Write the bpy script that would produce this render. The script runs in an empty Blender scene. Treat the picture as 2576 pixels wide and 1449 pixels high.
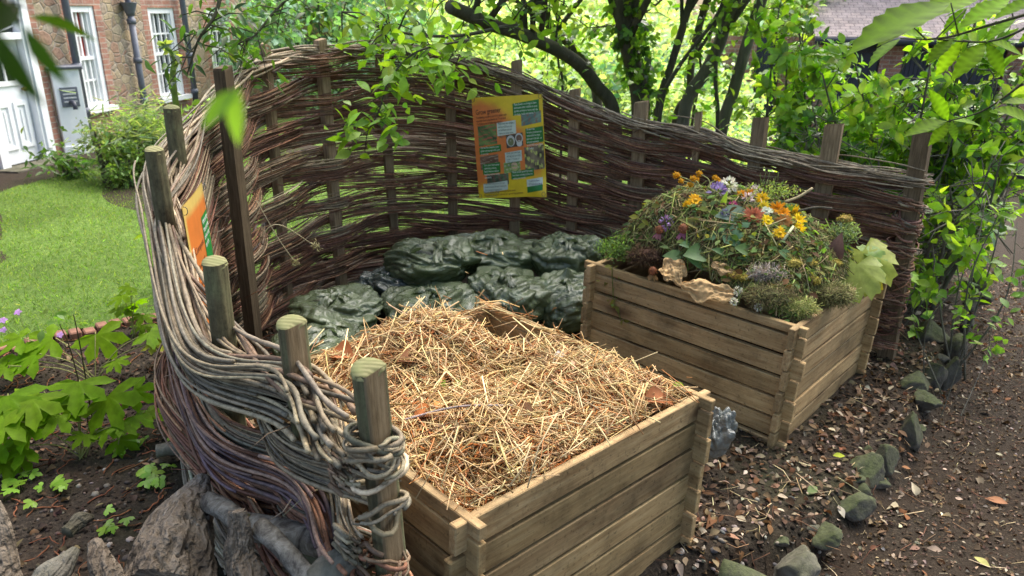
import bpy, math
import numpy as np
from mathutils import Matrix, Vector, noise as mnoise
rng = np.random.default_rng(11)
D2R = math.radians
scene = bpy.context.scene
COL = scene.collection
H = 1.93                       # eye height of the photographer
F, PITCH, ROLL = 1890.5, 0.3555, 0.0075
# ------------------------------------------------------------------ camera
_fw = np.array([0, math.cos(PITCH), -math.sin(PITCH)])
_up0 = np.array([0, math.sin(PITCH), math.cos(PITCH)])
_r0 = np.array([1., 0, 0])
_r = _r0*math.cos(ROLL)+_up0*math.sin(ROLL)
_u = -_r0*math.sin(ROLL)+_up0*math.cos(ROLL)
CAM = np.array([0, 0, H])
cd = bpy.data.cameras.new('camera'); co = bpy.data.objects.new('camera', cd); COL.objects.link(co)
co.matrix_world = Matrix(((_r[0], _u[0], -_fw[0], 0), (_r[1], _u[1], -_fw[1], 0), (_r[2], _u[2], -_fw[2], H), (0, 0, 0, 1)))
cd.sensor_width = 36; cd.lens = 36*F/2576; cd.clip_end = 400; cd.clip_start = .05
cd.dof.use_dof = True; cd.dof.focus_distance = 2.7; cd.dof.aperture_fstop = 4.5
scene.camera = co
def ray(u, v):
    return _fw+_r*((u-1288)/F)+_u*((724.5-v)/F)
def onz(u, v, z=0.):
    d = ray(u, v); return CAM+d*((z-H)/d[2])
def atY(u, v, Y):
    d = ray(u, v); return CAM+d*(Y/d[1])
def px(Y_point, n):            # n photo pixels at that point, in metres
    return n*float((np.asarray(Y_point)-CAM)@_fw)/F
# ------------------------------------------------------------------ helpers
def tag(o, label=None, cat=None, group=None, kind=None):
    if label: o['label'] = label
    if cat: o['category'] = cat
    if group: o['group'] = group
    if kind: o['kind'] = kind
    return o
def thing(name, label, cat, loc=(0, 0, 0), group=None, kind=None):
    o = bpy.data.objects.new(name, None); COL.objects.link(o); o.empty_display_size = .1
    o.location = tuple(float(c) for c in loc)
    return tag(o, label, cat, group, kind)
class MB:
    def __init__(s): s.V = []; s.F = []; s.C = []; s.M = []; s.U = []; s.n = 0
    def add(s, V, F, col=(.5, .5, .5), m=0):
        V = np.asarray(V, float).reshape(-1, 3); n = len(V)
        c = np.asarray(col, float)
        if c.ndim == 1: c = np.tile(c, (n, 1))
        s.V.append(V); s.C.append(c)
        if not isinstance(F, list): F = [F]
        for f in F:
            f = np.asarray(f, int)
            if len(f): s.F.append(f+s.n); s.M.append(np.full(len(f), m))
        s.n += n
    def build(s, name, mats, parent=None, origin=None, smooth=True):
        V = np.concatenate(s.V); C = np.concatenate(s.C)
        if parent is not None and origin is None and parent.rotation_euler[:] == (0, 0, 0):
            origin = np.array(parent.location)
            if parent.parent: origin = origin+np.array(parent.parent.location)
            loc = None
        else: loc = origin
        if origin is not None: V = V-np.asarray(origin)
        me = bpy.data.meshes.new(name)
        tot = np.concatenate([np.full(len(f), f.shape[1]) for f in s.F])
        lv = np.concatenate([f.ravel() for f in s.F])
        me.vertices.add(len(V)); me.vertices.foreach_set('co', V.astype(np.float32).ravel())
        me.loops.add(len(lv)); me.loops.foreach_set('vertex_index', lv.astype(np.int32))
        me.polygons.add(len(tot))
        st = np.zeros(len(tot), np.int32); st[1:] = np.cumsum(tot)[:-1]
        me.polygons.foreach_set('loop_start', st); me.polygons.foreach_set('loop_total', tot.astype(np.int32))
        me.polygons.foreach_set('use_smooth', np.full(len(tot), smooth))
        mats = mats if isinstance(mats, (list, tuple)) else [mats]
        for m in mats: me.materials.append(m)
        me.polygons.foreach_set('material_index', np.concatenate(s.M).astype(np.int32))
        a = me.attributes.new('Col', 'FLOAT_COLOR', 'POINT')
        a.data.foreach_set('color', np.concatenate([C, np.ones((len(C), 1))], 1).astype(np.float32).ravel())
        me.update(calc_edges=True); me.validate()
        o = bpy.data.objects.new(name, me); COL.objects.link(o)
        if parent is not None: o.parent = parent
        if loc is not None and parent is None: o.location = tuple(float(c) for c in loc)
        return o
BOXF = np.array([[0, 3, 2, 1], [4, 5, 6, 7], [0, 1, 5, 4], [1, 2, 6, 5], [2, 3, 7, 6], [3, 0, 4, 7]])
def box(mb, lo, hi, col=(.5, .5, .5), m=0, T=None, bev=0.):
    lo = np.array(lo, float); hi = np.array(hi, float)
    if bev <= 0:
        V = np.array([[lo[0], lo[1], lo[2]], [hi[0], lo[1], lo[2]], [hi[0], hi[1], lo[2]], [lo[0], hi[1], lo[2]],
                      [lo[0], lo[1], hi[2]], [hi[0], lo[1], hi[2]], [hi[0], hi[1], hi[2]], [lo[0], hi[1], hi[2]]])
        Fs = BOXF
    else:                      # chamfered box: three insets
        b = min(bev, (hi-lo).min()*.45); V = []; idx = {}
        for sx in (0, 1):
            for sy in (0, 1):
                for sz in (0, 1):
                    c = np.where([sx, sy, sz], hi, lo); d = np.where([sx, sy, sz], -b, b)
                    for k in range(3):
                        p = c+d; p[k] = c[k]; idx[(sx, sy, sz, k)] = len(V); V.append(p)
        Q = []; T3 = []
        g = lambda a, k: idx[tuple(a)+(k,)]
        for k in range(3):
            i, j = (k+1) % 3, (k+2) % 3
            for sk in (0, 1):
                cs = []
                for si, sj in ((0, 0), (1, 0), (1, 1), (0, 1)):
                    a = [0, 0, 0]; a[k] = sk; a[i] = si; a[j] = sj; cs.append(g(a, k))
                Q.append(cs if sk else cs[::-1])
            for si in (0, 1):
                for sj in (0, 1):
                    a = [0, 0, 0]; a[i] = si; a[j] = sj; b2 = list(a); b2[k] = 1
                    q = [g(a, i), g(b2, i), g(b2, j), g(a, j)]
                    Q.append(q if si != sj else q[::-1])
        for sx in (0, 1):
            for sy in (0, 1):
                for sz in (0, 1):
                    t = [idx[(sx, sy, sz, k)] for k in range(3)]
                    T3.append(t if (sx+sy+sz) % 2 else t[::-1])
        V = np.array(V); Fs = [np.array(Q), np.array(T3)]
    if T is not None: V = V@np.array(T[0]).T+np.array(T[1])
    mb.add(V, Fs, col, m)
def tube(mb, P, r, sides=6, col=(.5, .5, .5), m=0, cap=True, ref=(0.13, .07, 1), flute=None):
    P = np.asarray(P, float); n = len(P); r = np.broadcast_to(np.asarray(r, float), (n,))
    t = np.gradient(P, axis=0); t /= np.linalg.norm(t, axis=1)[:, None]+1e-9
    ref = np.asarray(ref, float)
    if abs(t.mean(0)@ref)/np.linalg.norm(ref) > .85*np.linalg.norm(t.mean(0)): ref = np.array([1., .1, .05])
    a = np.cross(t, ref); a /= np.linalg.norm(a, axis=1)[:, None]+1e-9; b = np.cross(t, a)
    th = np.linspace(0, 2*np.pi, sides, endpoint=False)
    R = r[:, None]*np.ones(sides)
    if flute is not None: R = R*flute(np.arange(n)[:, None]/max(1, n-1), th[None, :])
    V = P[:, None]+R[..., None]*(a[:, None]*np.cos(th)[None, :, None]+b[:, None]*np.sin(th)[None, :, None])
    i = np.arange(n-1)[:, None]*sides; j = np.arange(sides)[None]; k = (j+1) % sides
    Q = np.stack([i+j, i+k, i+sides+k, i+sides+j], -1).reshape(-1, 4)
    Fs = [Q]
    if cap:
        Fs.append(np.arange(sides)[None, ::-1]); Fs.append((n-1)*sides+np.arange(sides)[None])
    c = np.asarray(col, float)
    if c.ndim == 2 and len(c) == n: c = np.repeat(c, sides, 0)
    mb.add(V.reshape(-1, 3), Fs, c, m)
def catmull(P, per=8):
    P = np.asarray(P, float)
    Q = np.concatenate([[2*P[0]-P[1]], P, [2*P[-1]-P[-2]]])
    out = []
    for i in range(len(P)-1):
        t = np.linspace(0, 1, per, endpoint=False)[:, None]
        a, b, c, d = Q[i:i+4]
        out.append(.5*(2*b+(c-a)*t+(2*a-5*b+4*c-d)*t**2+(3*b-a-3*c+d)*t**3))
    return np.concatenate(out+[P[-1:]])
def unit(v): v = np.asarray(v, float); return v/(np.linalg.norm(v, axis=-1, keepdims=True)+1e-9)
def frames(d, nrm):            # columns x, y=d, z≈nrm
    d = unit(d); x = unit(np.cross(d, nrm)); z = np.cross(x, d)
    return np.stack([x, d, z], -1)
def inst(mb, tpl, pos, R, sc, col, m=0):
    TV, TF = tpl[0], tpl[1]; pos = np.asarray(pos, float); N = len(pos); k = len(TV)
    sc = np.asarray(sc, float); sc = np.broadcast_to(sc if sc.ndim else np.full(N, sc), (N,)) if sc.ndim < 2 else sc
    S = TV[None]*(sc[:, None, None] if sc.ndim == 1 else sc[:, None, :])
    V = np.einsum('nij,nkj->nki', R, S)+pos[:, None]
    col = np.asarray(col, float); col = np.tile(col, (N, 1)) if col.ndim == 1 else col
    C = np.repeat(col, k, 0)
    if len(tpl) > 2: C = C*np.tile(tpl[2], N)[:, None]
    Fs = [((np.arange(N)*k)[:, None, None]+f[None]).reshape(-1, f.shape[1]) for f in TF]
    mb.add(V.reshape(-1, 3), Fs, C, m)
def vary(col, n, s=.15, h=.06):
    c = np.asarray(col, float)[None]*np.exp(rng.normal(0, s, (n, 1)))*np.exp(rng.normal(0, h, (n, 3)))
    return np.clip(c, 0, 1)
def pick(cols, n, s=.15, h=.05, p=None):
    cols = np.asarray(cols, float); i = rng.choice(len(cols), n, p=p)
    return np.clip(cols[i]*np.exp(rng.normal(0, s, (n, 1)))*np.exp(rng.normal(0, h, (n, 3))), 0, 1)
def rdir(n, zmul=1.):
    d = rng.normal(size=(n, 3)); d[:, 2] *= zmul; return unit(d)
def fbm(P, s=1., o=4, off=0.):
    P = np.asarray(P, float)
    return np.array([mnoise.fractal(Vector((p[0]*s+off, p[1]*s+off*.7, p[2]*s-off)), 1.0, 2.0, o) for p in P])
def snoise(P, s, seed=0, n=5):        # cheap numpy noise: sum of sines
    r = np.random.default_rng(seed); out = 0
    for i in range(n):
        k = unit(r.normal(size=P.shape[1]))*s*(1.6**i)*r.uniform(.7, 1.3)
        out = out+np.sin(P@k+r.uniform(0, 6.28))/(1.45**i)
    return out/2
# ------------------------------------------------------------------ leaf templates (y along the leaf, z up)
def leaf_tpl(widths, fold=.25, curl=.2, teeth=0.):
    n = len(widths); y = np.linspace(0, 1, n+2); w = np.array([0]+list(widths)+[0])
    z = -curl*(y**2)
    V = [(0, y[i], z[i]) for i in range(n+2)]; V0 = len(V)
    for s in (-1, 1):
        for i in range(1, n+1):
            yy = y[i]+(teeth*(1 if i % 2 else -1) if teeth else 0)
            ww = w[i]*(1-(.16 if (teeth and i % 2 == 0) else 0))
            V.append((s*ww, yy, z[i]+fold*ww))
    T, Q = [], []
    for si, s in enumerate((-1, 1)):
        b = V0+si*n
        for i in range(n-1):
            q = [i+1, b+i, b+i+1, i+2]; Q.append(q if s > 0 else q[::-1])
        t1 = [0, b, 1]; t2 = [n, b+n-1, n+1]
        T += [t1 if s > 0 else t1[::-1], t2 if s > 0 else t2[::-1]]
    return np.array(V, float), [np.array(T), np.array(Q)]
L_SIMPLE = leaf_tpl([.26, .22], .3, .25)
L_OVAL = leaf_tpl([.16, .25, .24, .13], .25, .18)
L_LONG = leaf_tpl([.10, .15, .13, .07], .3, .3)
L_CHEST = leaf_tpl([.05, .09, .125, .155, .178, .195, .2, .195, .182, .165, .14, .11, .075, .035], .22, .2, .012)
_n = 14; _c = np.array([1.12]*(_n+2)+[1.15 if i % 2 else .5 for i in range(_n)]*2); L_CHEST = (L_CHEST[0], L_CHEST[1], _c)
L_CURL = leaf_tpl([.22, .34, .30, .16], 1.0, .7)
L_NEEDLE = (np.array([[-.05, 0, 0], [.05, 0, 0], [.04, .6, .05], [-.04, .6, .05], [0, 1, .15]]), [np.array([[0, 1, 2, 3]]), np.array([[3, 2, 4]])])
L_BLADE = (np.array([[-.5, 0, 0], [.5, 0, 0], [.28, .6, .08], [-.28, .6, .08], [0, 1, .25]]), [np.array([[0, 1, 2, 3]]), np.array([[3, 2, 4]])])
def palm_tpl(lobes=5, spread=2.1, teeth=2, droop=.18, deep=.45):
    pts = [(0, 0)]; per = 2*(teeth+1)
    n = lobes*per; ang = np.linspace(-spread, spread, n+1)
    for i, a in enumerate(ang):
        ph = (i % per)/per; lob = math.sin(math.pi*ph)**.8
        edge = 1-.22*abs(a)/spread
        r = edge*(deep+(1-deep)*lob)*(1+(.07 if i % 2 else -.05))
        pts.append((r*math.sin(a), r*math.cos(a)))
    V = np.array([(x, y, -droop*(x*x+y*y)+.05*math.sin(9*x+4*y)) for x, y in pts])
    V = V+np.array([0, .12, 0]); V[0] = (0, 0.1, .02)
    return V, [np.array([[0, i+1, i] for i in range(1, n+1)])]
L_PALM = palm_tpl()
L_PALM3 = palm_tpl(3, 1.9, 2, .2, .5)
L_ROUND = palm_tpl(7, 2.5, 1, .5, .84)
STALK = (np.array([[math.cos(a), 0, math.sin(a)] for a in (0, 2.1, 4.2)]+[[math.cos(a), .5, math.sin(a)] for a in (0, 2.1, 4.2)]+[[math.cos(a), 1, math.sin(a)] for a in (0, 2.1, 4.2)]),
         [np.array([[0, 1, 4, 3], [1, 2, 5, 4], [2, 0, 3, 5], [3, 4, 7, 6], [4, 5, 8, 7], [5, 3, 6, 8]]), np.array([[2, 1, 0], [6, 7, 8]])])
def stalks(mb, pos, d, length, rad, col, bend=.0):
    n = len(pos); R = frames(d, rdir(n)); sc = np.stack([rad, length, rad], 1)
    T = STALK[0].copy(); T[3:6, 0] += 0
    if bend: 
        V = T[None]*sc[:, None]; V[:, 3:6, 2] += (bend*length*rng.normal(0, 1, n))[:, None]
        V = np.einsum('nij,nkj->nki', R, V)+pos[:, None]
        k = 9; C = np.repeat(col, k, 0)
        Fs = [((np.arange(n)*k)[:, None, None]+f[None]).reshape(-1, f.shape[1]) for f in STALK[1]]
        mb.add(V.reshape(-1, 3), Fs, C)
    else: inst(mb, STALK, pos, R, sc, col)
def ico(sub=3):
    import bmesh
    bm = bmesh.new(); bmesh.ops.create_icosphere(bm, subdivisions=sub, radius=1)
    V = np.array([v.co[:] for v in bm.verts]); Fs = np.array([[v.index for v in f.verts] for f in bm.faces]); bm.free()
    return V, Fs
ICO1, ICO2, ICO3, ICO4 = ico(1), ico(2), ico(3), ico(4)
# ------------------------------------------------------------------ materials
class NT:
    def __init__(s, name):
        s.m = bpy.data.materials.new(name); s.m.use_nodes = True; s.t = s.m.node_tree
        s.b = s.t.nodes['Principled BSDF']; s.out = s.t.nodes['Material Output']
    def n(s, typ, **kw):
        x = s.t.nodes.new('ShaderNode'+typ)
        for k, v in kw.items():
            if k.startswith('_'): setattr(x, k[1:], v)
            else:
                k = k.replace('__', ' ')
                if isinstance(v, bpy.types.NodeSocket): s.t.links.new(v, x.inputs[k])
                else: x.inputs[k].default_value = v
        return x
    def l(s, a, b): s.t.links.new(a, b)
    def coord(s, scale=(1, 1, 1), which='Object', rot=(0, 0, 0), loc=None):
        tc = s.n('TexCoord'); mp = s.n('Mapping'); mp.inputs['Scale'].default_value = scale; mp.inputs['Rotation'].default_value = rot
        s.l(tc.outputs[which], mp.inputs['Vector'])
        if loc is not None: s.l(loc, mp.inputs['Location'])
        return mp.outputs['Vector']
    def noise(s, scale, detail=4, vec=None, rough=.6, dist=0.):
        x = s.n('TexNoise', Scale=scale, Detail=detail, Roughness=rough, Distortion=dist)
        if vec is not None: s.l(vec, x.inputs['Vector'])
        return x.outputs['Fac']
    def voro(s, scale, vec=None, feat='F1', out='Distance', rnd=1.):
        x = s.n('TexVoronoi', Scale=scale, Randomness=rnd); x.feature = feat
        if vec is not None: s.l(vec, x.inputs['Vector'])
        return x.outputs[out]
    def ramp(s, fac, stops, interp='LINEAR'):
        x = s.n('ValToRGB'); s.l(fac, x.inputs[0]); e = x.color_ramp; e.interpolation = interp
        while len(e.elements) < len(stops): e.elements.new(.5)
        for el, (p, c) in zip(e.elements, stops):
            el.position = p; el.color = (c, c, c, 1) if isinstance(c, (int, float)) else (*c, 1)
        return x.outputs[0]
    def mix(s, a, b, fac=.5, mode='MIX'):
        x = s.n('Mix'); x.data_type = 'RGBA'; x.blend_type = mode
        for sock, v in ((x.inputs[0], fac), (x.inputs[6], a), (x.inputs[7], b)):
            if isinstance(v, bpy.types.NodeSocket): s.l(v, sock)
            elif isinstance(v, (int, float)): sock.default_value = v if sock == x.inputs[0] else (v, v, v, 1)
            else: sock.default_value = (*v, 1)
        return x.outputs[2]
    def attr(s, name='Col', out='Color'):
        x = s.n('Attribute'); x.attribute_name = name; return x.outputs[out]
    def math(s, op, a, b=0.):
        x = s.n('Math'); x.operation = op
        for i, v in enumerate((a, b)):
            if isinstance(v, bpy.types.NodeSocket): s.l(v, x.inputs[i])
            else: x.inputs[i].default_value = v
        return x.outputs[0]
    def fin(s, col, rough=.8, bump=None, bstr=.3, bdist=.01, spec=.3, metal=0.):
        for k, v in (('Base Color', col), ('Roughness', rough), ('Specular IOR Level', spec), ('Metallic', metal)):
            if isinstance(v, bpy.types.NodeSocket): s.l(v, s.b.inputs[k])
            elif k == 'Base Color': s.b.inputs[k].default_value = (*v, 1)
            else: s.b.inputs[k].default_value = v
        if bump is not None:
            x = s.n('Bump', Strength=bstr, Distance=bdist); s.l(bump, x.inputs['Height']); s.l(x.outputs[0], s.b.inputs['Normal'])
        return s.m
    def translucent(s, col, fac=.4):
        tr = s.n('BsdfTranslucent'); mx = s.n('MixShader', Fac=fac)
        s.l(col, tr.inputs['Color']); s.l(s.b.outputs[0], mx.inputs[1]); s.l(tr.outputs[0], mx.inputs[2])
        s.l(mx.outputs[0], s.out.inputs['Surface'])
def m_col(name, rough=.8, spec=.2, nscale=40., namp=.35, bump=.2, bdist=.003):
    k = NT(name); nz = k.noise(nscale, 5, k.coord())
    c = k.mix(k.attr(), k.ramp(nz, [(.25, 1-namp), (.75, 1+namp)]), 1., 'MULTIPLY')
    return k.fin(c, rough, nz, bump, bdist, spec)
def m_leaf(name, trans=.45, rough=.42, spec=.35, tint=(1.35, 1.45, .45)):
    k = NT(name); nz = k.noise(25., 3, k.coord())
    c = k.mix(k.attr(), k.ramp(nz, [(.3, .78), (.7, 1.2)]), 1., 'MULTIPLY')
    k.fin(c, rough, nz, .15, .004, spec)
    k.translucent(k.mix(c, tint, 1., 'MULTIPLY'), trans); return k.m
def m_flat(name, col, rough=.6, spec=.3, nscale=30., namp=.12, bump=.1, metal=0.):
    k = NT(name); nz = k.noise(nscale, 4, k.coord())
    c = k.mix(col, k.ramp(nz, [(.25, 1-namp), (.75, 1+namp)]), 1., 'MULTIPLY')
    return k.fin(c, rough, nz, bump, .003, spec, metal)
M = {}
M['leaf'] = m_leaf('leaf_green'); M['leaf_glossy'] = m_leaf('leaf_glossy', .5, .3, .5)
M['leaf_soft'] = m_leaf('leaf_soft', .55, .6, .12)
M['petal'] = m_leaf('flower_petal', .35, .6, .1, (1.2, 1.1, 1.))
M['dry'] = m_leaf('dry_leaf', .15, .75, .15, (1.2, 1., .7))
M['straw'] = m_col('straw', .55, .35, 60., .15, .05)
M['litter'] = m_col('twig_litter', .85, .15, 90., .3, .3)
M['soil_bit'] = m_col('soil_crumb', .95, .1, 90., .4, .4)
M['stone_bit'] = m_col('pebble', .75, .3, 70., .25, .2)
# willow rods with speckles and dark nodes
k = NT('willow_rod'); nz = k.noise(55., 5, k.coord()); sp = k.voro(120., k.coord())
n2 = k.noise(9., 4, k.coord()); c = k.mix(k.attr(), k.ramp(nz, [(.25, .4), (.5, 1.), (.8, 1.5)]), 1., 'MULTIPLY')
c = k.mix(c, k.ramp(sp, [(.1, .2), (.26, 1.)]), .75, 'MULTIPLY'); c = k.mix(c, (.10, .075, .05), k.ramp(n2, [(.5, 0.), (.7, .55)]))
M['willow'] = k.fin(c, .6, nz, .35, .003, .3)
# round bark post, green algae and split grain
k = NT('post_bark'); nz = k.noise(9., 7, k.coord((1, 1, .5)), .7); gr = k.noise(14., 8, k.coord((6, 6, .6)), .7); sp = k.noise(60., 4, k.coord())
c = k.ramp(nz, [(.3, (.055, .042, .024)), (.5, (.13, .115, .062)), (.62, (.15, .15, .075)), (.75, (.22, .205, .12))])
c = k.mix(c, k.ramp(gr, [(.3, .45), (.6, 1.1)]), .8, 'MULTIPLY'); c = k.mix(c, k.ramp(sp, [(.35, .6), (.5, 1.05)]), .5, 'MULTIPLY')
sc_ = k.n('SeparateColor'); k.l(k.attr(), sc_.inputs[0]); c = k.mix(c, k.ramp(gr, [(.3, (.09, .06, .03)), (.55, (.21, .15, .085)), (.75, (.30, .225, .135))]), k.ramp(sc_.outputs[0], [(.6, 0.), (.9, 1.)]))
M['post_bark'] = k.fin(c, .85, gr, .5, .006, .2)
# sawn square stake
k = NT('stake_wood'); gr = k.noise(12., 9, k.coord((7, 7, .5)), .72); nz = k.noise(3., 4, k.coord())
c = k.ramp(gr, [(.3, (.11, .075, .045)), (.5, (.26, .19, .12)), (.72, (.40, .31, .20))])
c = k.mix(c, k.ramp(nz, [(.3, .65), (.7, 1.15)]), 1., 'MULTIPLY'); c = k.mix(c, k.attr(), 1., 'MULTIPLY')
M['stake'] = k.fin(c, .85, gr, .5, .005, .2)
# sawn post top with rings
k = NT('sawn_end'); vec = k.coord()
w = k.n('TexWave', Scale=22., Distortion=2.5, Detail=3.); w.wave_type = 'RINGS'; w.rings_direction = 'Z'; k.l(vec, w.inputs['Vector'])
nz = k.noise(18., 5, vec)
c = k.ramp(w.outputs['Fac'], [(.2, (.13, .125, .055)), (.8, (.22, .205, .10))]); c = k.mix(c, (.16, .17, .07), k.ramp(nz, [(.45, 0.), (.65, .8)]))
M['sawn'] = k.fin(c, .85, nz, .3, .003, .2)
# softwood boards: grain along local x, own offset per board in Col.x
def m_board(name, tint=(1, 1, 1), axis=0):
    k = NT(name); a = k.attr(); sep = k.n('SeparateColor'); k.l(a, sep.inputs[0])
    cmb = k.n('CombineXYZ'); k.l(k.math('MULTIPLY', sep.outputs[0], 13.), cmb.inputs[0]); k.l(k.math('MULTIPLY', sep.outputs[0], 7.), cmb.inputs[1]); k.l(k.math('MULTIPLY', sep.outputs[0], 29.), cmb.inputs[2])
    ax = [1., 1., 1.]; lo = tuple(.55 if i == axis else 9. for i in range(3)); mid = tuple(1. if i == axis else 3. for i in range(3))
    grain = k.noise(5., 8, k.coord(lo, loc=cmb.outputs[0]), .68, .6)
    fine = k.noise(16., 6, k.coord(tuple(1. if i == axis else 12. for i in range(3)), loc=cmb.outputs[0]), .7)
    kn = k.voro(2.3, k.coord(tuple(.75 if i == axis else 2.6 for i in range(3)), loc=cmb.outputs[0]))
    blot = k.noise(4.5, 6, k.coord(loc=cmb.outputs[0]), .65)
    speck = k.noise(75., 3, k.coord(loc=cmb.outputs[0]), .5)
    c = k.ramp(grain, [(.28, (.27, .155, .065)), (.5, (.43, .285, .135)), (.72, (.55, .395, .205))])
    c = k.mix(c, k.ramp(fine, [(.3, .72), (.65, 1.12)]), .8, 'MULTIPLY')
    c = k.mix(c, (.10, .052, .024), k.ramp(kn, [(.11, 1.), (.16, .8), (.23, .3), (.34, 0.)]))
    c = k.mix(c, k.ramp(blot, [(.28, .28), (.42, .7), (.55, 1.), (.7, 1.12)]), .85, 'MULTIPLY')
    c = k.mix(c, k.ramp(speck, [(.28, .35), (.4, 1.)]), .7, 'MULTIPLY')
    v = k.n('CombineColor'); k.l(sep.outputs[1], v.inputs[0]); k.l(sep.outputs[1], v.inputs[1]); k.l(sep.outputs[2], v.inputs[2])
    c = k.mix(c, v.outputs[0], 1., 'MULTIPLY'); c = k.mix(c, tint, 1., 'MULTIPLY')
    return k.fin(c, .72, fine, .35, .003, .25)
M['board_x'] = m_board('weathered_board_x'); M['board_y'] = m_board('weathered_board_y', axis=1)
# crumpled green refuse sack
def m_sack(name, col, tr):
    k = NT(name); v = k.coord(); nz = k.noise(9., 6, v, .65, 1.2); n2 = k.noise(30., 4, v, .6, .6); big = k.noise(3., 2, v)
    c = k.ramp(big, [(.3, tuple(x*.6 for x in col)), (.7, tuple(min(1, x*1.45) for x in col))])
    h = k.math('ADD', nz, k.math('MULTIPLY', n2, .35))
    rg = k.math('ABSOLUTE', k.math('SUBTRACT', k.noise(8., 4, v, .6, 1.2), .5)); h = k.math('ADD', k.math('MULTIPLY', rg, 1.6), k.math('MULTIPLY', n2, .4)); k.fin(c, .2, h, 1., .028, .6); k.b.inputs['Coat Weight'].default_value = .65; k.b.inputs['Coat Roughness'].default_value = .12
    k.translucent(k.mix(c, tr, 1., 'MULTIPLY'), .26); return k.m
M['sack'] = m_sack('green_polythene', (.115, .145, .075), (1.3, 1.45, 1.1)); M['sack_dark'] = m_sack('dark_polythene', (.04, .058, .05), (1.1, 1.2, 1.1))
M['sack_clear'] = m_sack('grey_polythene', (.17, .18, .165), (1.4, 1.4, 1.4))
# soil, path, lawn
k = NT('soil'); v = k.coord(); n1 = k.noise(7., 8, v, .7); n2 = k.noise(60., 6, v, .7); n3 = k.noise(1.1, 3, v)
c = k.ramp(n2, [(.3, (.012, .009, .007)), (.5, (.034, .026, .019)), (.68, (.07, .054, .04)), (.8, (.12, .10, .08))])
c = k.mix(c, (.055, .035, .02), k.ramp(n1, [(.45, 0.), (.7, .6)])); c = k.mix(c, (.03, .036, .014), k.ramp(n3, [(.5, 0.), (.7, .6)]))
M['soil'] = k.fin(c, .92, k.math('ADD', n1, n2), .9, .02, .15)
k = NT('grit_path'); v = k.coord(); n1 = k.noise(3., 5, v); n2 = k.noise(85., 5, v, .75); vo = k.voro(70., v, 'F1', 'Color')
c = k.ramp(n2, [(.3, (.007, .005, .003)), (.48, (.021, .015, .009)), (.6, (.045, .033, .021)), (.73, (.14, .115, .085))])
c = k.mix(c, (.030, .018, .010), k.ramp(n1, [(.4, .1), (.65, .65)])); 
M['path'] = k.fin(c, .9, n2, .9, .012, .2)
k = NT('mown_lawn'); v = k.coord(); n1 = k.noise(.8, 4, v); n2 = k.noise(24., 6, v, .7); n3 = k.noise(160., 3, v, .7)
c = k.ramp(n2, [(.3, (.06, .11, .022)), (.5, (.105, .175, .036)), (.7, (.16, .235, .058))])
c = k.mix(c, k.ramp(n1, [(.3, .62), (.7, 1.28)]), 1., 'MULTIPLY'); c = k.mix(c, k.ramp(n3, [(.3, .6), (.7, 1.3)]), 1., 'MULTIPLY')
M['lawn'] = k.fin(c, .9, n3, .8, .02, .1)
# rocks, driftwood, bark
def m_rock(name, moss=.6, base=(.13, .115, .095)):
    k = NT(name); v = k.coord(); n1 = k.noise(7., 8, v, .7); n2 = k.noise(3., 4, v); g = k.n('NewGeometry'); s = k.n('SeparateXYZ'); k.l(g.outputs['Normal'], s.inputs[0])
    c = k.ramp(n1, [(.3, tuple(x*.35 for x in base)), (.5, base), (.75, tuple(x*1.9 for x in base))])
    mk = k.math('MULTIPLY', k.ramp(k.math('ADD', k.math('MULTIPLY', s.outputs[2], .55), n2), [(.5, 0.), (.85, 1.)]), moss)
    mc = k.ramp(k.noise(45., 5, v), [(.3, (.018, .032, .008)), (.7, (.075, .10, .025))])
    c = k.mix(c, mc, mk); return k.fin(c, .92, n1, .9, .02, .15)
M['rock'] = m_rock('mossy_rock', .62, (.10, .088, .072)); M['rock_bare'] = m_rock('bare_rock', .3)
k = NT('driftwood'); v = k.coord((1, 1, 1)); w = k.n('TexWave', Scale=11., Distortion=12., Detail=5.); w.inputs['Detail Scale'].default_value = 1.6; k.l(v, w.inputs['Vector'])
n1 = k.noise(5., 7, v, .7); c = k.ramp(w.outputs['Fac'], [(.1, (.09, .07, .052)), (.5, (.16, .125, .095)), (.9, (.22, .18, .14))])
c = k.mix(c, k.ramp(n1, [(.32, .22), (.5, 1.), (.75, 1.25)]), 1., 'MULTIPLY'); c = k.mix(c, k.ramp(k.noise(5., 8, v, .75), [(.34, (.03, .022, .016)), (.5, (.14, .11, .08)), (.72, (.32, .275, .22))]), .7); c = k.mix(c, (.42, .41, .37), k.ramp(k.noise(9., 6, k.coord((1, 1, 1)), .7), [(.62, 0.), (.7, .7)])); M['drift'] = k.fin(c, .88, k.math('ADD', k.math('MULTIPLY', w.outputs['Fac'], .5), n1), .9, .015, .2)
k = NT('birch_bark'); v = k.coord(); n1 = k.noise(14., 8, v, .75, 1.); n2 = k.noise(30., 4, k.coord((1, 1, 3)), .7)
c = k.ramp(n1, [(.38, (.035, .028, .024)), (.52, (.15, .135, .11)), (.75, (.36, .34, .29))]); c = k.mix(c, k.ramp(n2, [(.3, .4), (.45, 1.)]), .7, 'MULTIPLY')
M['birch'] = k.fin(c, .8, n1, .7, .01, .2)
def m_bark(name, a, b, moss):
    k = NT(name); v = k.coord((3, 3, .8)); n1 = k.noise(6., 8, v, .72); n2 = k.noise(1.6, 4, k.coord())
    c = k.ramp(n1, [(.3, a), (.7, b)]); c = k.mix(c, moss, k.ramp(n2, [(.4, 0.), (.65, .7)])); return k.fin(c, .9, n1, .8, .02, .15)
M['bark'] = m_bark('tree_bark', (.035, .03, .022), (.14, .122, .092), (.06, .07, .03))
M['bark_pale'] = m_bark('tree_bark_pale', (.07, .062, .05), (.23, .21, .17), (.09, .10, .05))
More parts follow.
